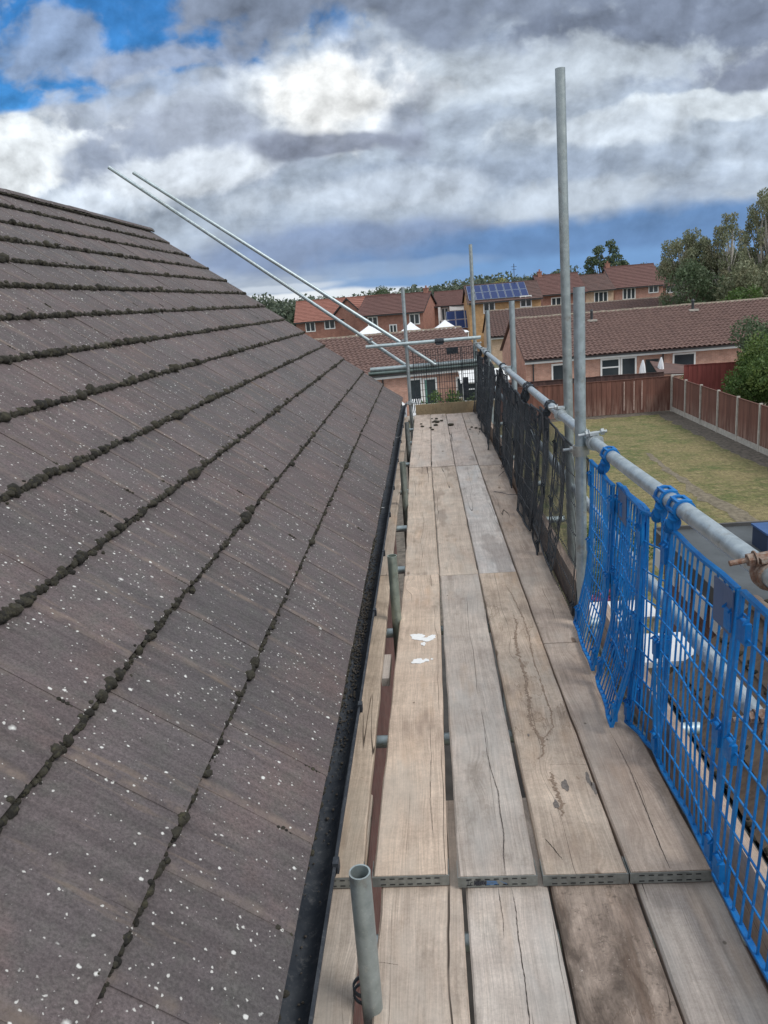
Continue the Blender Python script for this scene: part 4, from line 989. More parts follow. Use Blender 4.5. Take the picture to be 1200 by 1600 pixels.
def tree(name, label, x, y, h, wd, mat_, bark, n=5000, ls=.25, seed=1, trunk=.25, crown0=.3, hang=0., clumps=26, group=None, cr=(.12, .24), base=G):
    root = thing(name, label, 'tree', (x, y, base), group); r2 = np.random.default_rng(seed)
    zc = base + h * (crown0 + 1) / 2; P, Rr = crown_points((x, y, zc), wd / 2 * .8, wd / 2 * .8, h * (1 - crown0) / 2 * .86, clumps, wd * cr[0], wd * cr[1], seed)
    m = MB(); pz = Vector((x, y, base)); rr = trunk; path = [pz]
    for k in range(1, 6):
        q = Vector((x + r2.normal() * wd * .02 * k, y + r2.normal() * wd * .02, base + h * .84 * k / 5)); m.tube(pz, q, rr, 9, rr * .72, True); pz = q; rr *= .72; path.append(q)
    for j, c_ in enumerate(P[:clumps]):
        q = Vector(c_); s_ = max(.25, min(.95, (q.z - base) / h - .22)); k = min(4, int(s_ * 5)); st = path[k].lerp(path[k + 1], s_ * 5 - k)
        md = st.lerp(q, .5) + Vector((0, 0, -wd * .03)); m.tube(st, md, trunk * .28, 6, trunk * .18); m.tube(md, q, trunk * .18, 6, trunk * .06)
    m.build('trunk', bark, root, smooth=60)
    leaves('crown', P, Rr, n, ls, mat_, root, .85, hang)
    return root
def shrub(name, label, x, y, z0, wd, h, mat_, n=1500, ls=.12, seed=1, group=None, dpt=None):
    root = thing(name, label, 'shrub', (x, y, z0), group); dpt = dpt or wd
    P, Rr = crown_points((x, y, z0 + h * .5), wd * .38, dpt * .38, h * .36, 22, min(wd, h) * .12, min(wd, h) * .24, seed)
    m = MB()
    for c_ in P[:10]: m.tube((x, y, z0), c_, .035, 6, .012)
    m.build('stem', BARK, root); leaves('foliage', P, Rr, n, ls, mat_, root, .9); return root

# ------------------------------------------------------------------ fences
def fence_run(name, label, p, q, h, n, mat_, posts=True, rails=False, gravel=.2, slat=.12, group=None, top=True, z0=G):
    p = Vector((*p, z0)); q = Vector((*q, z0)); root = thing(name, label, 'fence', tuple(p), group); d_ = (q - p); L = d_.length; d_.normalize(); nn_ = Vector((-d_.y, d_.x, 0))
    for i in range(n):
        gp = .06 if posts else .001; a = p + d_ * (L * i / n + gp); b = p + d_ * (L * (i + 1) / n - gp); m = MB(); w_ = (b - a).length; k = max(4, int(w_ / slat)); dz_ = rng.normal() * .012
        for j in range(k):
            s0_, s1_ = w_ * j / k, w_ * (j + 1) / k + .012; o_ = .006 * (j % 2) + rng.normal() * .002; hh = h + dz_ + rng.normal() * .004
            c_ = [a + d_ * s0_ + nn_ * (o_ - .007), a + d_ * s1_ + nn_ * (o_ + .0), a + d_ * s1_ + nn_ * (o_ + .012), a + d_ * s0_ + nn_ * (o_ + .012)]
            m.add([v_ + Vector((0, 0, gravel)) for v_ in c_] + [v_ + Vector((0, 0, hh)) for v_ in c_], [(0, 1, 5, 4), (1, 2, 6, 5), (2, 3, 7, 6), (3, 0, 4, 7), (4, 5, 6, 7)])
        if top: m.ribbon([a + Vector((0, 0, h + dz_ + .015)), b + Vector((0, 0, h + dz_ + .015))], nn_ * .03, (0, 0, .014))
        if rails:
            for zr in (.32, .56, .95):
                m.ribbon([a + nn_ * .035 + Vector((0, 0, h * zr)), b + nn_ * .035 + Vector((0, 0, h * zr))], nn_ * .018, (0, 0, .035))
        m.build('panel', mat_, root)
        if gravel > .05: m = MB(); m.ribbon([a + Vector((0, 0, gravel / 2)), b + Vector((0, 0, gravel / 2))], nn_ * .02, (0, 0, gravel / 2 - .005)); m.build('gravel_board', CONC, root)
    if posts:
        for i in range(n + 1):
            a = p + d_ * (L * i / n); m = MB(); m.ribbon([a, a + Vector((0, 0, h + .07))], d_ * .05, nn_ * .055); m.build('post', CONC, root)
    return root
ff = fence_run('garden_fence', 'red-brown closeboard fence along the far end of the lawn', (3.6, 39.95), (12.40, 40.32), 1.77, 5, FENCE, posts=False, gravel=.03)
m = MB()
for x in (10.0, 10.5, 10.9): m.box(x, x + .035, 40.17, 40.185, -4.7, -3.22)
m.build('peeled_strip', FENCE_W, ff)
m = MB(); m.box(12.36, 12.46, 40.12, 40.22, G, -3.03); m.build('corner_post', CONC, ff)
fence_run('garden_fence', 'panel fence with concrete posts down the right of the lawn', (12.45, 40.25), (12.25, 20.6), 1.76, 9, FENCE, rails=True, gravel=.24)
fence_run('garden_fence', 'darker fence standing just behind the far lawn fence', (3.6, 42.1), (12.6, 42.2), 1.80, 5, FENCE_D, posts=False, gravel=.03, z0=G)
fence_run('garden_fence', 'bright red fence beyond the corner under the green bush', (14.1, 43.6), (21.0, 43.4), 1.9, 4, FENCE_R, posts=False, gravel=.03)

# ------------------------------------------------------------------ bungalows with real pantiles
def window(root, O, U, Nn, x0, x1, z0, z1, mull=(), bar=None, fm=PVC, fw=.07, pane=GLASS, sill=False, curtain=False):
    """frame proud of the wall; O,U give the wall line, Nn outward"""
    U = Vector(U); Nn = Vector(Nn); O = Vector(O); m = MB()
    def P(x, z, o): return (O + U * x + Nn * o) + Vector((0, 0, z - O.z))
    def bar_(xa, xb, za, zb, o0=.002, o1=.05):
        vs = [P(x, z, o) for x in (xa, xb) for o in (o0, o1) for z in (za, zb)]; m.add(vs, [(0, 1, 3, 2), (4, 6, 7, 5), (0, 4, 5, 1), (2, 3, 7, 6), (0, 2, 6, 4), (1, 5, 7, 3)])
    bar_(x0, x1, z1 - fw, z1); bar_(x0, x1, z0, z0 + fw); bar_(x0, x0 + fw, z0 + fw, z1 - fw, .002, .048); bar_(x1 - fw, x1, z0 + fw, z1 - fw, .002, .048)
    for q in mull: bar_(q - fw * .5, q + fw * .5, z0 + fw, z1 - fw, .002, .046)
    if bar: bar_(x0 + fw, x1 - fw, bar - fw * .4, bar + fw * .4, .002, .044)
    if sill: bar_(x0 - .05, x1 + .05, z0 - .06, z0 - .003, .002, .10)
    f = m.build('window', fm, root)
    m = MB(); o = .02; m.add([P(x0 + fw * .5, z0 + fw * .5, o), P(x1 - fw * .5, z0 + fw * .5, o), P(x1 - fw * .5, z1 - fw * .5, o), P(x0 + fw * .5, z1 - fw * .5, o)], [(0, 1, 2, 3)]); m.build('pane', pane, f)
    if curtain:
        m = MB(); m.add([P(x0 + fw, z0 + fw, .022), P(x0 + (x1 - x0) * .3, z0 + fw, .022), P(x0 + (x1 - x0) * .3, z1 - fw, .022), P(x0 + fw, z1 - fw, .022)], [(0, 1, 2, 3)]); m.build('blind', CURT, f)
    return f
def bungalow(name, label, O, ang, L, zE, zR, dep, wallm, wins, vents=(), roofm=PANT, tile=(.30, .34), detail=True, downs=()):
    a = R_(ang); U = Vector((math.cos(a), math.sin(a), 0)); B = Vector((-math.sin(a), math.cos(a), 0)); O = Vector((O[0], O[1], G)); root = thing(name, label, 'bungalow', tuple(O))
    def P(x, y, z): return tuple(O + U * x + B * y + Vector((0, 0, z - G)))
    rise = zR - zE; half = dep / 2; sl_ = (B * (half + .35) + Vector((0, 0, rise))).normalized(); W = math.hypot(half + .35, rise)
    eo = Vector(P(-.15, -.35, zE))
    if detail: rf = heightroof('roof', root, roofm, eo[:], U[:], sl_[:], L + .3, W, tile, .095, .045)
    else:
        m = MB(); m.add([P(-.15, -.35, zE), P(L + .15, -.35, zE), P(L + .15, half, zR), P(-.15, half, zR)], [(0, 1, 2, 3)]); rf = m.build('roof', roofm, root)
    m = MB(); m.add([P(-.15, half, zR), P(L + .15, half, zR), P(L + .15, dep + .35, zE), P(-.15, dep + .35, zE)], [(0, 1, 2, 3)])
    m.add([P(-.15, -.33, zE - .05), P(L + .15, -.33, zE - .05), P(L + .15, half, zR - .05), P(-.15, half, zR - .05)], [(0, 1, 2, 3)]); m.build('roof_back', roofm, root)
    m = MB(); x = -.15
    while x < L + .1:
        x2 = min(x + .45, L + .15); dz_ = rng.normal() * .008
        m.add([P(q, half - .13, zR + .02 + dz_) for q in (x + .01, x2)] + [P(q, half, zR + .12 + dz_) for q in (x + .01, x2)] + [P(q, half + .13, zR + .02 + dz_) for q in (x + .01, x2)], [(0, 1, 3, 2), (2, 3, 5, 4), (0, 2, 4), (1, 5, 3)]); x = x2
    m.build('ridge_tiles', RIDGE, rf)
    m = MB()
    m.add([P(0, 0, G), P(L, 0, G), P(L, 0, zE - .02), P(0, 0, zE - .02), P(0, dep, G), P(L, dep, G), P(L, dep, zE - .02), P(0, dep, zE - .02), P(0, half, zR - .12), P(L, half, zR - .12)], [(0, 1, 2, 3), (5, 4, 7, 6), (4, 0, 3, 8, 7), (1, 5, 6, 9, 2)])
    m.build('wall', wallm, root)
    m = MB()
    def seg(x0, x1, y0, y1, z0, z1, mb): mb.add([P(x, y, z) for x in (x0, x1) for y in (y0, y1) for z in (z0, z1)], [(0, 1, 3, 2), (4, 6, 7, 5), (0, 4, 5, 1), (2, 3, 7, 6), (0, 2, 6, 4), (1, 5, 7, 3)])
    seg(-.1, L + .1, -.32, -.28, zE - .24, zE - .10, m); seg(-.1, L + .1, -.28, -.003, zE - .24, zE - .215, m); m.build('fascia', PVC, root)
    m = MB(); seg(-.12, L + .12, -.43, -.323, zE - .11, zE - .03, m)
    for dx_ in downs: seg(dx_, dx_ + .07, -.09, -.02, G, zE - .2, m)
    m.build('gutter', DARKM, root)
    for wn in wins: window(root, P(0, 0, G), U, -B, **dict(dict(fw=.10), **wn))
    for (vx, vs) in vents:
        yv = -.35 + (half + .35) * vs; zv = zE + rise * vs; c_ = Vector(P(vx, yv, zv)); m = MB(); m.tube(c_ + Vector((0, 0, -.1)), c_ + Vector((0, 0, .62)), .085, 12); m.tube(c_ + Vector((0, 0, .62)), c_ + Vector((0, 0, .74)), .12, 12, .05)
        v_ = m.build('vent_pipe', DARKM, root, smooth=40); m = MB(); m.box(c_.x - .3, c_.x + .3, c_.y - .3, c_.y + .1, c_.z - .02, c_.z + .10); m.build('flashing', CONC, v_)
    return root
# right: long orange-brick bungalow row
bR = bungalow('bungalow', 'long orange brick bungalow with brown pantiles behind the lawn', (6.05, 48.0), 3.2, 30, -2.42, -.10, 9.2, BR_ORANGE,
    [dict(x0=1.55, x1=2.75, z0=-3.98, z1=-2.78), dict(x0=4.55, x1=5.75, z0=-4.1, z1=-2.70, bar=-3.25), dict(x0=5.78, x1=6.75, z0=-4.85, z1=-2.70), dict(x0=7.3, x1=8.1, z0=-4.85, z1=-2.95, fm=DARKM),
     dict(x0=8.95, x1=10.35, z0=-4.05, z1=-2.72)], vents=((5.0, .80), (11.65, .86)), downs=(8.32, .4))
# left: bungalow seen past the far scaffold end
bL = bungalow('bungalow', 'brick bungalow with rows of brown tiles beyond the scaffold end', (-9.6, 43.0), 14, 13.3, -2.36, -.30, 9.0, BR_ORANGE,
    [dict(x0=8.75, x1=9.55, z0=-4.85, z1=-2.75), dict(x0=9.6, x1=10.45, z0=-4.4, z1=-2.80, curtain=True), dict(x0=11.6, x1=13.0, z0=-4.2, z1=-2.9, mull=(12.3,))], downs=(7.2,))
bM = bungalow('bungalow', 'buff bungalow with a plain brown roof between the two tiled ones', (6.35, 75.2), 0.5, 19.5, -2.30, -.02, 9.0, BR_CREAM,
    [dict(x0=2.0, x1=3.0, z0=-4.0, z1=-2.75)], roofm=RF_BROWN, tile=(.33, .36), detail=True)

# garden furniture by the bungalows
def parasol(label, x, y, z, h):
    r = thing('closed_parasol', label, 'parasol', (x, y, z)); m = MB(); m.tube((x, y, z), (x, y, z + h), .025, 8); m.build('pole', DARKM, r)
    m = MB(); prof = [(.06, .55), (.15, .62), (.13, .85), (.17, 1.1), (.20, 1.3), (.16, 1.55), (.10, 1.8), (.03, 2.05)]; seg = 14; V = []
    for k, (rr, zz_) in enumerate(prof):
        for i_ in range(seg): a = 2 * math.pi * i_ / seg; q = rr * (1 + .22 * math.sin(i_ * 2.5 + k)); V.append((x + math.cos(a) * q, y + math.sin(a) * q, z + zz_ * h / 2.1))
    m.add(V, [(k * seg + i_, k * seg + (i_ + 1) % seg, (k + 1) * seg + (i_ + 1) % seg, (k + 1) * seg + i_) for k in range(len(prof) - 1) for i_ in range(seg)] + [tuple(range(seg))]); m.build('folded_canopy', CANVAS, r, smooth=60)
parasol('closed white parasol next to the white patio door', 12.75, 46.8, G, 2.15)
parasol('closed white parasol farther right, beside the downpipe', 13.75, 46.6, G, 2.25)
def pergola_roof():
    r = thing('lean_to_shelter', 'dark lean-to roof over the patio beside the closed parasols', 'shelter', (14.5, 46.6, G)); m = MB()
    m.add([(13.3, 45.6, -3.55), (16.6, 45.6, -3.72), (15.9, 47.9, -3.45), (13.4, 47.7, -2.98)], [(0, 1, 2, 3)]); m.add([(13.3, 45.6, -3.60), (16.6, 45.6, -3.77), (15.9, 47.9, -3.5), (13.4, 47.7, -3.03)], [(3, 2, 1, 0)]); m.build('roof', RF_BROWN, r)
    for x in (13.4, 16.4): m = MB(); m.box(x, x + .1, 45.7, 45.8, G, -3.76); m.build('post', FENCE_D, r)
pergola_roof()
shrub('potted_plant', 'leafy pot plant under the right bungalow window', 14.9, 44.6, G, 1.3, 1.75, LF_HEDGE, 500, .14, 31)
def gazebo(label, x, y, w_, zt, ze):
    r = thing('gazebo', label, 'gazebo', (x, y, G), 'white peaked gazebos'); m = MB(); n = 8; V = []; F = []
    for sx, sy, ex, ey in ((-1, -1, 1, -1), (1, -1, 1, 1), (1, 1, -1, 1), (-1, 1, -1, -1)):
        b = len(V)
        for k in range(n + 1):
            t = k / n; zz_ = ze + (zt - ze) * (t ** 1.5); q = (1 - t) * w_ / 2 + .03; V += [(x + sx * q, y + sy * q, zz_), (x + ex * q, y + ey * q, zz_)]
        F += [(b + 2 * k, b + 2 * k + 1, b + 2 * k + 3, b + 2 * k + 2) for k in range(n)]
    m.add(V, F); m.build('canopy', CANVAS, r, smooth=30)
    for sx in (-1, 1):
        for sy in (-1, 1): m = MB(); m.tube((x + sx * w_ * .48, y + sy * w_ * .48, G), (x + sx * w_ * .48, y + sy * w_ * .48, ze), .04, 6); m.build('leg', PVC, r)
gazebo('leftmost white gazebo peak behind the left bungalow ridge', -4.6, 66, 5.2, -.12, -1.3)
gazebo('middle white gazebo peak behind the left bungalow ridge', -1.1, 66, 3.4, -.1, -1.2)
gazebo('rightmost white gazebo, widest of the row', 1.7, 64, 3.6, -.1, -1.1)
# clutter on the left bungalow's patio
def chair(label, x, y, rz=0):
    r = thing('garden_lounger', label, 'lounger', (x, y, G)); 
    m = MB(); m.box(x - .3, x + .3, y - .55, y + .35, -4.55, -4.50); m.build('seat', CARDW, r)
    m = MB()
    for k in range(6): m.ribbon([(x - .3 + k * .11, y + .35, -4.5), (x - .15 + k * .11, y + .7, -3.75)], (.03, 0, 0), (0, .012, 0))
    m.build('backrest', CARDW, r)
    for sx in (-.28, .24):
        for sy in (-.5, .3): m = MB(); m.box(x + sx, x + sx + .04, y + sy, y + sy + .04, G, -4.55); m.build('leg', CARDW, r)
chair('white slatted lounger outside the left bungalow door', -.75, 42.9)
ht = thing('hot_tub', 'round pale covered tub by the left bungalow wall', 'tub', (-2.1, 42.8, G)); m = MB(); m.tube((-2.1, 42.8, G), (-2.1, 42.8, -4.0), .85, 24); m.build('side', simple('pale_vinyl', (.42, .45, .5), .6), ht, smooth=40)
m = MB(); m.tube((-2.1, 42.8, -3.999), (-2.1, 42.8, -3.75), .9, 24, .62); m.build('cover', CARDW, ht, smooth=40)
cv = thing('conservatory', 'white framed conservatory beside the left bungalow', 'conservatory', (3.0, 43.6, G))
m = MB(); m.box(1.9, 4.4, 42.7, 45.0, G, -4.0); m.build('wall', CREAMR, cv)
m = MB()
for x in (1.9, 2.7, 3.5, 4.34): m.box(x, x + .07, 42.66, 42.74, -4.0, -3.0)
for z in (-4.0, -3.35, -3.02): m.box(1.97, 4.34, 42.665, 42.735, z, z + .07)
m.build('frame', PVC, cv)
m = MB(); m.box(1.95, 4.36, 42.76, 42.80, -4.0, -3.0); m.build('glazing', GLASS, cv)
m = MB(); m.prism([(42.5, -2.95), (45.1, -2.55), (45.1, -2.50), (42.5, -2.90)], 'x', 1.8, 4.5); m.build('roof', PVC, cv)
shrub('garden_shrub', 'tangled green shrub before the left bungalow door', .7, 41.9, G, 2.6, 1.9, LF_HEDGE, 1500, .14, 41)
shrub('garden_shrub', 'green shrub under the white conservatory', 2.6, 41.95, G, 2.0, 1.7, LF_DARK, 1000, .14, 42)
shrub('garden_shrub', 'leafy shrub outside the black guards near the fence', 1.7, 34, G, 3.2, 2.2, LF_DARK, 2000, .13, 43)
shrub('garden_shrub', 'dark shrub with pink flowers seen through the blue mesh', 3.2, 14.8, G, 1.7, 1.4, LF_DARK, 2600, .075, 44)
s2 = shrub('garden_shrub', 'green bushy shrub behind the white garden table', 4.1, 17.3, G, 2.2, 1.6, LF_HEDGE, 2600, .08, 45)
pf = thing('flowering_plant', 'pink flowering plant in front of the garden shrub', 'plant', (3.0, 14.0, G)); P, Rr = crown_points((3.0, 14.0, -4.4), .5, .4, .35, 12, .1, .2, 9)
leaves('blossom', P, Rr, 700, .05, LF_PINK, pf); m = MB(); [m.tube((3.0, 14.0, G), c_, .012, 5) for c_ in P[:6]]; m.build('stem', BARK, pf)

# big hedge-like bush beyond the right-hand fence and one behind it
shrub('large_bush', 'large bright green bush overhanging the right-hand fence', 15.6, 35.5, G, 5.6, 4.5, LF_HEDGE, 17000, .125, 51, dpt=4.6)
shrub('large_bush', 'paler taller bush behind the bright green one', 18.3, 41.5, G, 4.6, 5.9, LF_DARK, 9000, .16, 52)

# ------------------------------------------------------------------ two-storey houses beyond
def house2(name, label, O, ang, L, dep, zE, zR, wallm, roofm, wins=(), solar=None, chim=None, gwins=(), base=G, tile=(.5, .33), barge=True):
    a = R_(ang); U = Vector((math.cos(a), math.sin(a), 0)); B = Vector((-math.sin(a), math.cos(a), 0)); O = Vector((O[0], O[1], base)); root = thing(name, label, 'house', tuple(O)); half = dep / 2; rise = zR - zE
    def P(x, y, z): return tuple(O + U * x + B * y + Vector((0, 0, z - base)))
    m = MB(); m.add([P(0, 0, base), P(L, 0, base), P(L, 0, zE), P(0, 0, zE), P(0, dep, base), P(L, dep, base), P(L, dep, zE), P(0, dep, zE), P(0, half, zR - .1), P(L, half, zR - .1)], [(0, 1, 2, 3), (5, 4, 7, 6), (4, 0, 3, 8, 7), (1, 5, 6, 9, 2)]); m.build('wall', wallm, root)
    eo = P(-.2, -.4, zE - .05); sl_ = (B * (half + .4) + Vector((0, 0, rise + .05))); W = sl_.length
    rf = heightroof('roof', root, roofm, eo, U[:], sl_.normalized()[:], L + .4, W, tile, .02, .045, npt=2)
    m = MB(); m.add([P(-.2, half, zR), P(L + .2, half, zR), P(L + .2, dep + .4, zE - .05), P(-.2, dep + .4, zE - .05)], [(0, 1, 2, 3)]); m.build('roof_back', roofm, root)
    m = MB(); m.ribbon([P(-.2, half, zR + .04), P(L + .2, half, zR + .04)], B * .12, (0, 0, .06)); m.build('ridge_tiles', roofm, rf)
    m = MB()
    m.ribbon([P(-.1, -.42, zE - .12), P(L + .1, -.42, zE - .12)], B * .05, (0, 0, .06))
    if barge:
        for x in (-.17, L + .17):
            m.ribbon([P(x, -.4, zE - .12), P(x, half, zR - .06)], U * .02, (0, 0, .09)); m.ribbon([P(x, half, zR - .06), P(x, dep + .4, zE - .12)], U * .02, (0, 0, .09))
    m.build('bargeboard', DARKM, root)
    for wn in wins: window(root, P(0, 0, base), U, -B, fw=.11, sill=False, **wn)
    if chim:
        m = MB(); cx, cy = chim; c_ = Vector(P(cx, cy, 0)); m.box(c_.x - .25, c_.x + .25, c_.y - .25, c_.y + .25, zR - .9, zR + .42, rz=a); m.box(c_.x - .29, c_.x + .29, c_.y - .29, c_.y + .29, zR + .421, zR + .5, rz=a); m.tube((c_.x, c_.y, zR + .5), (c_.x, c_.y, zR + .75), .1, 8); m.build('chimney', BR_RED, root)
    if solar:
        x0, x1, t0, t1, nx, ny = solar; S = sl_.normalized(); Nn = U.cross(S).normalized(); base_ = Vector(eo)
        for j in range(ny):
            for i_ in range(nx):
                xa = x0 + (x1 - x0) * i_ / nx + .03; xb = x0 + (x1 - x0) * (i_ + 1) / nx - .03; ta = W * (t0 + (t1 - t0) * j / ny) + .03; tb = W * (t0 + (t1 - t0) * (j + 1) / ny) - .03
                q = MB(); c4 = [base_ + U * (x_ + .2) + S * t_ + Nn * .14 for x_, t_ in ((xa, ta), (xb, ta), (xb, tb), (xa, tb))]
                q.add([v_ - Nn * .04 for v_ in c4] + c4, [(0, 1, 5, 4), (1, 2, 6, 5), (2, 3, 7, 6), (3, 0, 4, 7), (4, 5, 6, 7)]); pn = q.build('solar_panel', SOLARF, root)
                ins = [base_ + U * (x_ + .2) + S * t_ + Nn * .146 for x_, t_ in ((xa + .035, ta + .035), (xb - .035, ta + .035), (xb - .035, tb - .035), (xa + .035, tb - .035))]; q = MB(); q.add(ins, [(0, 1, 2, 3)]); q.build('solar_cells', SOLAR, pn)
    return root
W2 = lambda x, z, w_=1.3, h_=1.2, m=1: dict(x0=x, x1=x + w_, z0=z, z1=z + h_, mull=[x + w_ * (k + 1) / (m + 1) for k in range(m)])
# H1 orange roof at the left
house2('brick_house', 'orange-roofed house at far left with two white windows', (-15.4, 95), 2, 6.2, 7.5, .15, 2.55, BR_RED, RF_RED, [W2(1.1, -1.1, 1.2), W2(3.4, -.95, 1.3)])
hg = house2('brick_house', 'house with a brown gable behind the upper raking tube', (-6.2, 93.0), 62, 8.5, 6.2, -.4, 2.5, BR_RED, RF_RED, [])
house2('brick_house', 'low dark-roofed house with peak behind the orange-roofed one', (-9.5, 112), 0, 5.5, 8, .9, 2.75, BR_RED, RF_BROWN, [])
# H2
house2('brick_house', 'red brick house with maroon roof behind the left pole', (-7.4, 90.0), -14, 7.6, 7.4, .40, 2.40, BR_RED, RF_MAROON, [W2(1.1, -1.0, 1.2), W2(6.0, -1.0, 1.2), W2(3.6, -1.9, .9, 1.1)], chim=(7.2, 3.7))
# H3
h3 = house2('brick_house', 'half-timbered house with dark roof and a low solar array', (1.4, 94.0), -4, 5.4, 7.5, .75, 2.35, BR_RED, RF_MAROON, [W2(.7, -1.0, .9, 1.5), W2(2.6, .0, .8, .6)])
m = MB()
for (x0, x1, z0, z1) in ((1.75, 2.05, -1.9, .6), (3.1, 4.9, .1, .6), (1.9, 3.0, -1.7, -.95)): m.box(x0, x1, 93.4, 93.5, z0, z1)
m.build('white_render_panel', PVC, h3)
sa = thing('solar_shed', 'lean-to with a dark solar array under the half-timbered house', 'shed', (4.0, 88, G)); m = MB(); m.box(2.6, 5.6, 88.3, 90, G, -1.7); m.build('wall', BR_RED, sa)
for i_ in range(3):
    for j in range(2):
        q = MB(); y0_, z0_ = 87.6 + j * .9, -1.75 + j * .95; x0_ = 2.55 + i_ * 1.03
        q.add([(x0_, y0_, z0_), (x0_ + .98, y0_, z0_), (x0_ + .98, y0_ + .85, z0_ + .9), (x0_, y0_ + .85, z0_ + .9)], [(0, 1, 2, 3)]); pn = q.build('solar_panel', SOLARF, sa)
        q = MB(); q.add([(x0_ + .05, y0_ + .03, z0_ + .06), (x0_ + .93, y0_ + .03, z0_ + .06), (x0_ + .93, y0_ + .81, z0_ + .885), (x0_ + .05, y0_ + .81, z0_ + .885)], [(0, 1, 2, 3)]); q.build('solar_cells', SOLAR, pn)
# H4 solar roof
h4 = house2('brick_house', 'buff brick house whose roof is covered in solar panels', (4.9, 85.0), 1.5, 7.6, 7, .88, 2.66, BR_BUFF, RF_BROWN, [W2(1.5, -.35, 1.25), W2(5.4, .0, 1.25), W2(3.8, -.5, .7, .5, 0)], solar=(.0, 6.4, .10, .93, 8, 2))
m = MB(); m.tube((10.1, 88, 2.5), (10.1, 88, 4.6), .035, 6); m.tube((9.8, 88, 4.3), (10.4, 88, 4.3), .02, 5); m.tube((9.85, 88, 4.0), (10.35, 88, 4.0), .02, 5); m.build('aerial', DARKM, h4)
# H5, H6, H7
house2('brick_house', 'maroon-roofed house directly behind the two tall poles', (14.4, 96.5), 6, 5.2, 7.6, 1.05, 3.35, BR_RED, RF_MAROON, [W2(1.0, -.75, 1.8, 1.4, 2)], chim=(.6, 3.7))
house2('brick_house', 'lower cream house between the two maroon roofs', (19.7, 97.5), 6, 3.4, 7.2, 1.10, 2.95, BR_CREAM, RF_BROWN, [W2(1.0, -.5, 1.7, 1.4, 2)])
house2('brick_house', 'pinkish brick house with maroon roof beside the trees', (23.7, 100.0), 4, 6.0, 7.8, 1.15, 3.75, BR_PINK, RF_MAROON, [W2(1.0, -.35, 1.6, 1.4, 2), W2(4.2, .2, 1.25, 1.1)], chim=(.3, 3.9))
house2('brick_house', 'short wing at the right end of the pinkish house', (29.8, 101.5), 4, 2.6, 6, .9, 2.3, BR_PINK, RF_MAROON, [W2(.6, .0, 1.0, 1.0)])

# ------------------------------------------------------------------ trees
gt_ = 'tall pale trees behind the right bungalow'
tree('tall_tree', 'tall sparse tree above the maroon-roofed houses', 25.3, 112, 12.6, 6.4, LF_DARK, BARK, 6500, .27, 61, .3, .45, 0, 34, cr=(.07, .13))
tree('birch_tree', 'weeping birch at the left of the right-hand group', 24.6, 76, 11.8, 6.0, LF_BIRCH, BARKW, 15000, .19, 62, .25, .22, 1.0, 70, gt_, (.055, .11))
tree('birch_tree', 'birch in the middle of the right-hand group', 27.4, 74, 12.3, 5.0, LF_BIRCH, BARKW, 11000, .19, 63, .25, .25, 1.1, 55, gt_, (.055, .11))
tree('birch_tree', 'tallest birch, reaching highest in the right-hand group', 31.6, 76, 15.2, 5.6, LF_BIRCH, BARKW, 15000, .19, 64, .3, .2, 1.3, 70, gt_, (.055, .11))
tree('birch_tree', 'birch cut by the right edge of the view', 35.6, 77, 15.4, 6.5, LF_BIRCH, BARKW, 15000, .19, 65, .3, .2, 1.3, 70, gt_, (.055, .11))
gb_ = 'bushy trees behind the right bungalow ridge'
tree('bushy_tree', 'dense dark bushy tree beside the pinkish house', 23.9, 72, 8.3, 6.0, LF_DARK, BARK, 7000, .24, 66, .3, .12, 0, 28, gb_, (.12, .22))
tree('bushy_tree', 'olive bushy tree in front of the birches', 28.0, 70, 8.6, 6.6, LF_BIRCH, BARK, 8500, .24, 67, .3, .1, 0, 30, gb_, (.12, .22))
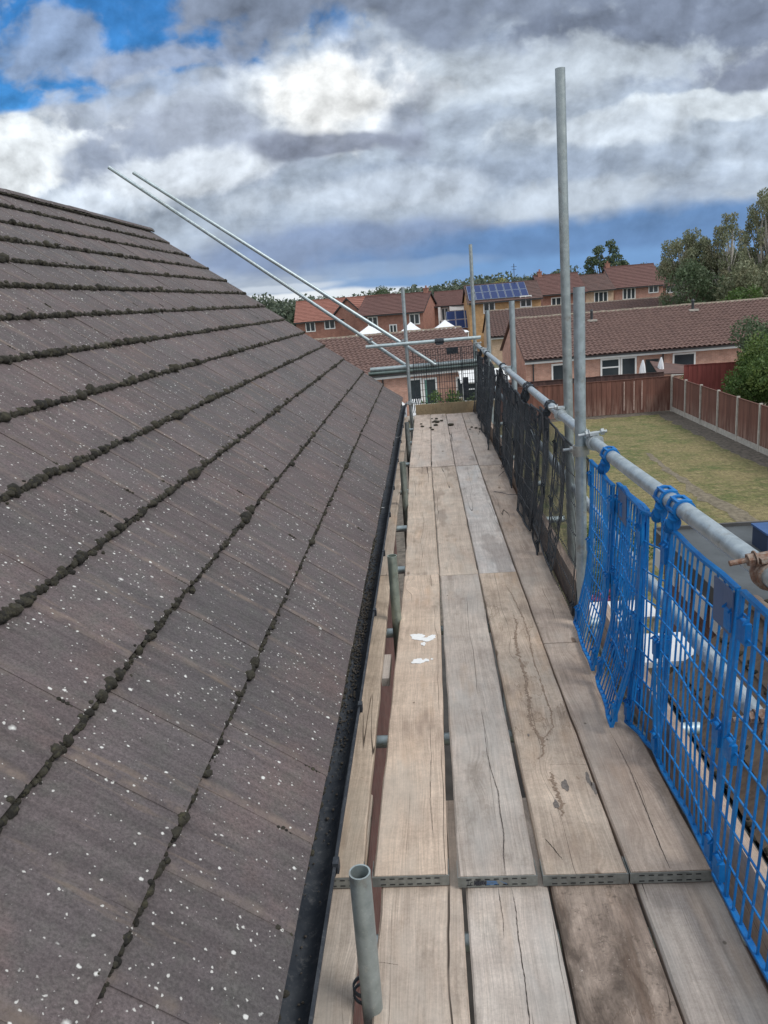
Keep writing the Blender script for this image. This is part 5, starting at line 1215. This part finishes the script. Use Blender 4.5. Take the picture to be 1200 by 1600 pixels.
tree('bushy_tree', 'dense bushy tree at the right edge below the birches', 32.8, 70, 8.4, 6.6, LF_DARK, BARK, 7500, .24, 68, .3, .1, 0, 30, gb_, (.12, .22))
tree('bushy_tree', 'low reddish-green tree just above the bungalow ridge', 24.8, 62, 5.9, 4.4, LF_HEDGE, BARK, 2600, .2, 69, .2, .2, 0, 18, gb_, (.12, .22))
# individual trees on the skyline
gl = 'trees along the skyline'
for i_, (x, y, h, w_, mt, lb) in enumerate([
    (-20.2, 96, 7.9, 5.0, LF_DARK, 'dark tree where our roof verge meets the skyline'), (-19.0, 84, 6.0, 4.0, LF_FAR, 'lower tree against the tiled roof verge'), (-14.2, 118, 8.6, 5.6, LF_FAR, 'round tree behind the orange roof'),
    (-16.8, 78, 4.6, 4.2, LF_HEDGE, 'bush-like tree left of the orange-roofed house'), (-8.2, 150, 10.4, 5.4, LF_DARK, 'tree standing proud above the dark-roofed house'), (-4.6, 140, 8.8, 8, LF_FAR, 'spreading tree above the left pole'),
    (5.0, 150, 8.8, 8, LF_FAR, 'low tree behind the half-timbered house'), (12.9, 130, 9.0, 6, LF_YEL, 'yellowish tree just right above the solar roof'), (9.3, 132, 8.8, 6, LF_YEL, 'yellowish tree above the middle of the solar roof'),
    (20.4, 118, 8.9, 5, LF_DARK, 'dark tree between the tall pole and the tall sparse tree'), (30.6, 122, 9.9, 7, LF_FAR, 'tree right behind the pinkish house'), (35.0, 125, 10.3, 8, LF_FAR, 'pale tree between the pinkish house and the birches')]):
    tree('skyline_tree', lb, x, y, h, w_, mt, BARK, 4200, .27, 80 + i_, .25, .15, 0, 26, gl, (.14, .25))
# far wood: one mass
P = []; Rr = []
for x in np.arange(-60, 95, 2.0):
    for k in range(3):
        yy_ = 165 + k * 14 + rng.normal() * 3; hh = 9.3 + .8 * math.sin(x * .11) + rng.normal() * .6 + .012 * x
        P.append((x + rng.normal(), yy_, G + hh * .62)); Rr.append(hh * .40)
        P.append((x + rng.normal(), yy_, G + hh * .3)); Rr.append(hh * .38)
wd_ = leaves('far_wood', P, Rr, 120000, .85, LF_FAR, None, .9); tag(wd_, kind='stuff')
